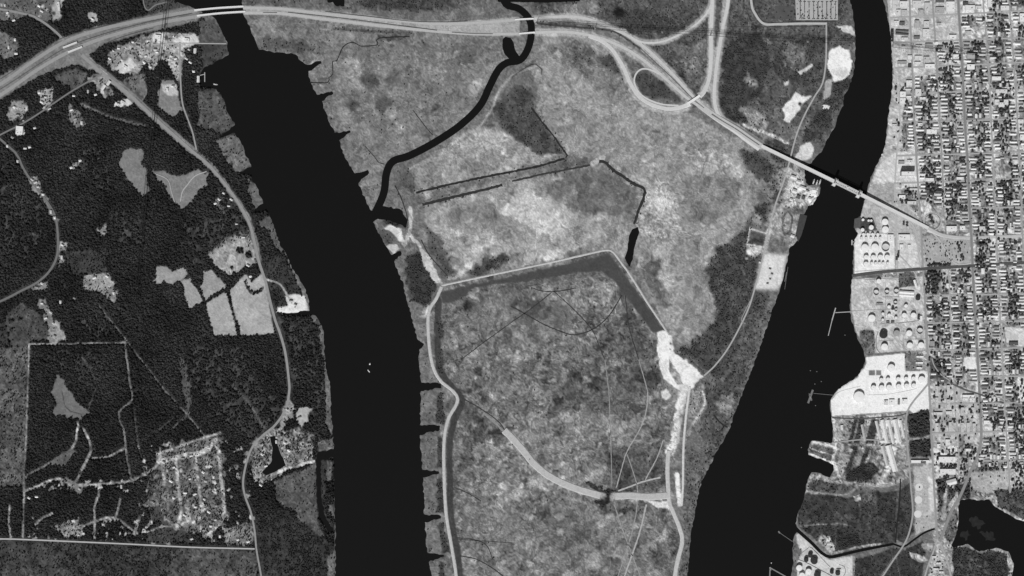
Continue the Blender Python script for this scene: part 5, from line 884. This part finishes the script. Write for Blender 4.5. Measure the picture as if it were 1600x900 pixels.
for s_ in slots: me.materials.append(s_)
me.polygons.foreach_set('material_index', mi); me.update()
tag(add('small_houses', me), 'remaining small houses and sheds packed through the town blocks', 'houses', None, 'stuff')
print('houses', len(HS), 'solo', len(solo))

# ------------------------------------------------------------------ hedge rows of the gravel lot
def bush_lump(bm, x, y, z, rr, r_):
    g_ = bmesh.ops.create_icosphere(bm, subdivisions=1, radius=1)
    for v in g_['verts']: v.co = Vector((v.co.x * rr * r_.uniform(.8, 1.25) + x, v.co.y * rr * r_.uniform(.8, 1.25) + y, max(0, v.co.z * rr * .9 * r_.uniform(.8, 1.2) + z)))
for i, (x, w) in enumerate(((1250.2,2.0),(1257,1.8),(1264,2.0),(1271,1.8),(1277.8,2.4),(1284.6,1.6),(1291.6,2.1),(1298.3,1.9),(1305.4,1.7))):
    r_ = random.Random(i); o = empty('hedge_row', (wx(x), wy(16), 1.4)); tag(o, 'clipped hedge row between parking bays, %s from the west in the gravel lot' % (ROWN + ['eighth', 'ninth'])[i], 'hedge', 'hedge rows in the gravel lot')
    bm = bmesh.new(); y = -37.0
    while y < 37:
        if r_.random() > (.14 if i < 4 else .05): bush_lump(bm, r_.uniform(-.4, .4), y, 1.2, w * r_.uniform(.75, 1.1), r_)
        y += 2.6
    me = bpy.data.meshes.new('hedge'); bm.to_mesh(me); bm.free(); me.materials.append(mat(56, .3, .6, .9, 'hedge_leaf')); add('hedge', me, o)
    for e in (-1, 1):
        bm = bmesh.new()
        for dx in (-5, -2.5, 0, 2.5, 5):
            if r_.random() > .2: bush_lump(bm, dx, 0, 1.2, 2.0 * r_.uniform(.8, 1.1), r_)
        me = bpy.data.meshes.new('end_shrubs'); bm.to_mesh(me); bm.free(); me.materials.append(mat(70, .3, .6, .9, 'shrub_leaf')); add('end_shrubs', me, o, (0, e * 40, 0))
# ------------------------------------------------------------------ power lines
def pylon(x, y, ang, label, h=32):
    o = empty('pylon', (wx(x), wy(y), .9), ang); tag(o, label, 'pylon', 'power line pylons'); m = MB(); st = mat(120, .1, .3, .5)
    for sx in (-1, 1):
        for sy in (-1, 1): m.bar((sx * 3, sy * 3, 0), (sx * .7, sy * .7, h * .8), .5); m.bar((sx * .7, sy * .7, h * .8), (0, 0, h), .4)
    for i in range(5):
        z0, z1 = h * .16 * i, h * .16 * (i + 1); a, b = 3 - 2.3 * i / 5, 3 - 2.3 * (i + 1) / 5
        for sx in (-1, 1): m.bar((sx * a, -a, z0), (sx * b, b, z1), .3); m.bar((-a, sx * a, z0), (b, sx * b, z1), .3)
    m.build('mast', st, o)
    for z in (.72, .84, .95): MB().bar((0, -6.5, h * z), (0, 6.5, h * z), .6).build('crossarm', st, o)
    MB().box(0, 0, .4, 8, 8, .8).build('footing', mat(190), o)
def power_line(pts, name_label, h=32):
    P = [np.array((wx(p[0]), wy(p[1]))) for p in pts]; o = empty('power_line', (P[0][0], P[0][1], .9)); tag(o, name_label + ' strung between pylons', 'power line')
    for i, p in enumerate(pts):
        d = P[min(i + 1, len(P) - 1)] - P[max(i - 1, 0)]; pylon(p[0], p[1], math.atan2(d[1], d[0]), 'lattice pylon, %s along the %s' % (ordinal(i + 1), name_label), h)
    for z, off in ((.72, 6.2), (.72, -6.2), (.84, 6.2), (.84, -6.2), (.95, 6.2), (.95, -6.2), (.72, 2.5), (.84, -2.5)):
        m = MB()
        for a, b in zip(P[:-1], P[1:]):
            d = (b - a) / np.linalg.norm(b - a); n_ = np.array((-d[1], d[0])) * off; k = 8; sag = np.linalg.norm(b - a) * .018
            for j in range(k):
                q = [((a + (b - a) * t + n_ - P[0])[0], (a + (b - a) * t + n_ - P[0])[1], h * z - 4 * sag * t * (1 - t)) for t in (j / k, (j + 1) / k)]
                m.bar(q[0], q[1], .55)
        m.build('cable', mat(40, .1), o)
power_line([(266,-30),(257,45),(248,122),(240,200),(231,285),(223,370),(215,450)], 'western power line')
power_line([(838,37),(930,44),(1035,50.5),(1110,55),(1200,62),(1262,65),(1334,67)], 'eastern power line')
power_line([(1394,73),(1425,76),(1468,80),(1510,83.5),(1566,87)], 'town power line', 26)

# ------------------------------------------------------------------ trees
foliage = mat(52, .35, .5, .9, 'foliage', .5, .5); scrub_leaf = mat(70, .3, .5, .9, 'scrub_foliage', .3); bark = mat(60, .2, .5, .9, 'bark'); town_foliage = mat(72, .35, .5, .9, 'town_foliage', .35)
def tree_group(name, leaf):
    ng = bpy.data.node_groups.new(name, 'GeometryNodeTree')
    ng.interface.new_socket('Geometry', in_out='INPUT', socket_type='NodeSocketGeometry'); ng.interface.new_socket('Geometry', in_out='OUTPUT', socket_type='NodeSocketGeometry')
    N = ng.nodes.new; K_ = ng.links.new; gi = N('NodeGroupInput'); go = N('NodeGroupOutput'); join = N('GeometryNodeJoinGeometry')
    for i in range(4):
        ico = N('GeometryNodeMeshIcoSphere'); ico.inputs['Radius'].default_value = 1.0; ico.inputs['Subdivisions'].default_value = 3
        pos = N('GeometryNodeInputPosition'); ad = N('ShaderNodeVectorMath'); ad.operation = 'ADD'; ad.inputs[1].default_value = (i * 7.3, i * 3.1, 5.0 * i); K_(pos.outputs[0], ad.inputs[0])
        no = N('ShaderNodeTexNoise'); no.inputs['Scale'].default_value = 1.9; no.inputs['Detail'].default_value = 3.0; no.inputs['Roughness'].default_value = .7; K_(ad.outputs[0], no.inputs['Vector'])
        su = N('ShaderNodeVectorMath'); su.operation = 'SUBTRACT'; su.inputs[1].default_value = (.5, .5, .5); K_(no.outputs['Color'], su.inputs[0])
        sca = N('ShaderNodeVectorMath'); sca.operation = 'SCALE'; sca.inputs['Scale'].default_value = 1.9; K_(su.outputs[0], sca.inputs[0])
        sp = N('GeometryNodeSetPosition'); K_(ico.outputs[0], sp.inputs['Geometry']); K_(sca.outputs[0], sp.inputs['Offset'])
        tr = N('GeometryNodeTransform'); tr.inputs['Translation'].default_value = (0, 0, 1.25); tr.inputs['Scale'].default_value = (1, 1, 1.0 + .15 * (i % 3)); K_(sp.outputs[0], tr.inputs['Geometry'])
        sm1 = N('GeometryNodeSetMaterial'); sm1.inputs['Material'].default_value = leaf; K_(tr.outputs[0], sm1.inputs['Geometry'])
        cone = N('GeometryNodeMeshCone'); cone.inputs['Vertices'].default_value = 6; cone.inputs['Radius Top'].default_value = .05; cone.inputs['Radius Bottom'].default_value = .12; cone.inputs['Depth'].default_value = 1.3
        sm2 = N('GeometryNodeSetMaterial'); sm2.inputs['Material'].default_value = bark; K_(cone.outputs[0], sm2.inputs['Geometry'])
        jj = N('GeometryNodeJoinGeometry'); K_(sm1.outputs[0], jj.inputs[0]); K_(sm2.outputs[0], jj.inputs[0])
        ti = N('GeometryNodeGeometryToInstance'); K_(jj.outputs[0], ti.inputs[0]); K_(ti.outputs[0], join.inputs[0])
    iop = N('GeometryNodeInstanceOnPoints'); iop.inputs['Pick Instance'].default_value = True
    K_(gi.outputs[0], iop.inputs['Points']); K_(join.outputs[0], iop.inputs['Instance'])
    ri = N('FunctionNodeRandomValue'); ri.data_type = 'INT'; ri.inputs[4].default_value = 0; ri.inputs[5].default_value = 3; K_(ri.outputs[2], iop.inputs['Instance Index'])
    rv = N('FunctionNodeRandomValue'); rv.data_type = 'FLOAT_VECTOR'; rv.inputs[0].default_value = (0, 0, 0); rv.inputs[1].default_value = (0, 0, 6.283); K_(rv.outputs[0], iop.inputs['Rotation'])
    na = N('GeometryNodeInputNamedAttribute'); na.data_type = 'FLOAT'; na.inputs['Name'].default_value = 'radius_m'; K_(na.outputs[0], iop.inputs['Scale'])
    K_(iop.outputs[0], go.inputs[0]); return ng
def tree_stuff(name, label, cat, xs, ys, rs, leaf):
    me = bpy.data.meshes.new(name); n = len(xs); me.vertices.add(n)
    co = np.stack([(np.array(xs) - 800) * M, (450 - np.array(ys)) * M, np.full(n, .6)], -1).astype(np.float32); me.vertices.foreach_set('co', co.ravel())
    at = me.attributes.new('radius_m', 'FLOAT', 'POINT'); at.data.foreach_set('value', np.array(rs, np.float32)); me.update()
    o = add(name, me); md = o.modifiers.new('trees', 'NODES'); md.node_group = tree_group(name, leaf); tag(o, label, cat, None, 'stuff')
def gsample(arr, x, y): return arr[np.clip(np.round((y + 80) / S).astype(int), 0, H - 1), np.clip(np.round((x + 112) / S).astype(int), 0, W - 1)]
sp_ = 1.75; ax = np.arange(-60, 1660, sp_); ay = np.arange(-45, 945, sp_); cx, cy = np.meshgrid(ax, ay); cx = (cx + nr.uniform(-.85, .85, cx.shape)).ravel(); cy = (cy + nr.uniform(-.85, .85, cy.shape)).ravel()
dens = gsample(D, cx, cy); sdw = gsample(SDW, cx, cy); clump = gsample(.5 + .5 * (vnoise(7, 41) * .6 + vnoise(3.5, 42) * .6), cx, cy)
gapn = gsample(np.clip(vnoise(40, 61, wp) * .9 + vnoise(11, 62, wp) * .8, 0, 1.3), cx, cy)
prob = np.where(dens > .9, np.clip(1.15 - .55 * gapn, .45, .95), np.clip(dens * np.clip(clump * 3.2 - .75, 0, 2), 0, 1)); keep = (nr.rand(len(cx)) < prob) & (sdw > 1.6) & ((cx < 1440) | (cy > 640) | (dens > .3))
rad = np.where(dens > .6, 2.1 + 3.0 * nr.rand(len(cx)) ** 2, nr.uniform(1.1, 2.9, len(cx)))
west = cx < 535
for sel, nm, lab in ((west, 'pine_woods', 'dense dark woods covering the west bank'), (~west, 'marsh_scrub', 'scattered dark scrub and thickets over island and east shore')):
    k_ = keep & sel; tree_stuff(nm, lab, 'woods', cx[k_], cy[k_], rad[k_], foliage if nm == 'pine_woods' else scrub_leaf); print(nm, int(k_.sum()))
# town trees
r = random.Random(9); TT = []
def town_ok(x, y): return not any(pip(x, y, q) for q in NOTREE)
NOTREE = [NOHOUSE[0], NOHOUSE[1], NOHOUSE[4], NOHOUSE[5], NOHOUSE[7], NOHOUSE[8], NOHOUSE[11], NOHOUSE[12], NOHOUSE[2], [(1514,738),(1582,734),(1574,765),(1520,768)]]
vn = vnoise(15, 51, wp) * .75 + vnoise(6, 52, wp) * .45
y = -30.0
while y < 770:
    x = 1398.0
    while x < 1650:
        px_, py_ = x + r.uniform(-1.5, 1.5), y + r.uniform(-1.5, 1.5)
        if px_ < 1600 - 0 or True:
            dmin = min(abs(px_ - street_x(k, py_)) for k in (1, 3, 4, 5)); n_ = float(gsample(vn, np.array([px_]), np.array([py_]))[0])
            p = (.40 if dmin > 11 else .22) + .75 * n_
            if 590 < py_ < 700 and px_ < 1532: p *= .35
            if px_ < 1412: p *= .5
            if py_ > 560 and px_ < 1456: p = 0
            if r.random() < p and town_ok(px_, py_):
                rr = r.triangular(2.0, 7.2, 3.4); ii, jj = int(round((py_ + 80) / S)), int(round((px_ + 112) / S))
                if 0 <= ii < H and 0 <= jj < W and SDW[ii, jj] > 3:
                    if OCC[ii, jj]:
                        if r.random() < .22: TT.append((px_, py_, rr * .6))
                    else: TT.append((px_, py_, rr))
        x += 3.0
    y += 3.0
for i in range(75):
    a = r.choice(((1445, 1478, 374, 416), (1470, 1512, 376, 412))); TT.append((r.uniform(a[0], a[1]), r.uniform(a[2], a[3]), r.uniform(1.6, 3.0)))
for q in [(1495,382,6),(1497,388,7),(1499,392,6),(1501,402,7),(1504,405,6),(1452,340,7),(1454,345,8),(1458,348,5),(1416,352,7),(1411,350,6),(1403,396,6),(1402,401,7),(1400,405,6),(1451,562,6),(1449,571,5)]: TT.append(q)
for i in range(36): TT.append((r.uniform(1447, 1485), 418 - 2.5 + r.uniform(-3, .5), r.uniform(3, 5)))
for i in range(80): TT.append((r.choice((1449, 1457, 1462)) + r.gauss(0, 2), r.uniform(424, 460), r.uniform(3.5, 6)))
inn = [t for t in TT if 0 < t[0] < 1600 and 0 < t[1] < 900]; inn.sort(key=lambda t: -t[2]); solo_t = inn[:300]; ss = set(map(id, solo_t)); rest_t = [t for t in TT if id(t) not in ss]
tree_stuff('town_trees', 'remaining yard and street trees crowding the town blocks', 'trees', [t[0] for t in rest_t], [t[1] for t in rest_t], [t[2] for t in rest_t], town_foliage); print('town trees', len(TT))
def crown_mesh(seed):
    r_ = random.Random(seed); bm = bmesh.new()
    for i in range(6):
        q = bmesh.ops.create_icosphere(bm, subdivisions=2, radius=1); a = i * 1.05 + r_.uniform(-.3, .3); R_ = r_.uniform(.42, .62) if i else .75; off = Vector((math.cos(a) * .5, math.sin(a) * .5, r_.uniform(-.25, .3))) if i else Vector((0, 0, .15))
        for v in q['verts']: v.co = v.co * R_ * r_.uniform(.72, 1.18) + off + Vector((0, 0, 2.0))
    me = bpy.data.meshes.new('crown'); bm.to_mesh(me); bm.free(); me.materials.append(town_foliage); return me
crowns = [crown_mesh(i) for i in range(6)]
m = MB()
for i in range(6): a0, a1 = i * math.pi / 3, (i + 1) * math.pi / 3; n = len(m.v); m.v += [(.14 * math.cos(a0), .14 * math.sin(a0), 0), (.14 * math.cos(a1), .14 * math.sin(a1), 0), (.07 * math.cos(a1), .07 * math.sin(a1), 1.6), (.07 * math.cos(a0), .07 * math.sin(a0), 1.6)]; m.f.append((n, n + 1, n + 2, n + 3))
for i in range(4): a = i * 1.6; m.bar((0, 0, 1.2), (.5 * math.cos(a), .5 * math.sin(a), 1.9), .06)
trunk = m.mesh('trunk', bark)
tz = {}
for t in sorted(solo_t, key=lambda t: t[1]):
    z = zone_of(t[0], t[1]) if t[1] > 0 else 'north'; bi = sum(1 for c_ in CROSS if t[1] > c_[0] + (c_[1] - c_[0]) * (t[0] - 1390) / 210)
    tz.setdefault((z, bi), []).append(t)
for (z, bi), L_ in tz.items():
    for i, t in enumerate(L_):
        o = empty('tree', (wx(t[0]), wy(t[1]), .8), r.uniform(0, 6)); s_ = t[2]; o.scale = (s_, s_, s_)
        tag(o, 'round dark tree, %s down in %s block row %s' % (ordinal(i + 1), ordinal(bi + 1), z), 'tree', 'big yard trees in town')
        add('trunk', trunk, o); add('crown', crowns[i % 6], o)
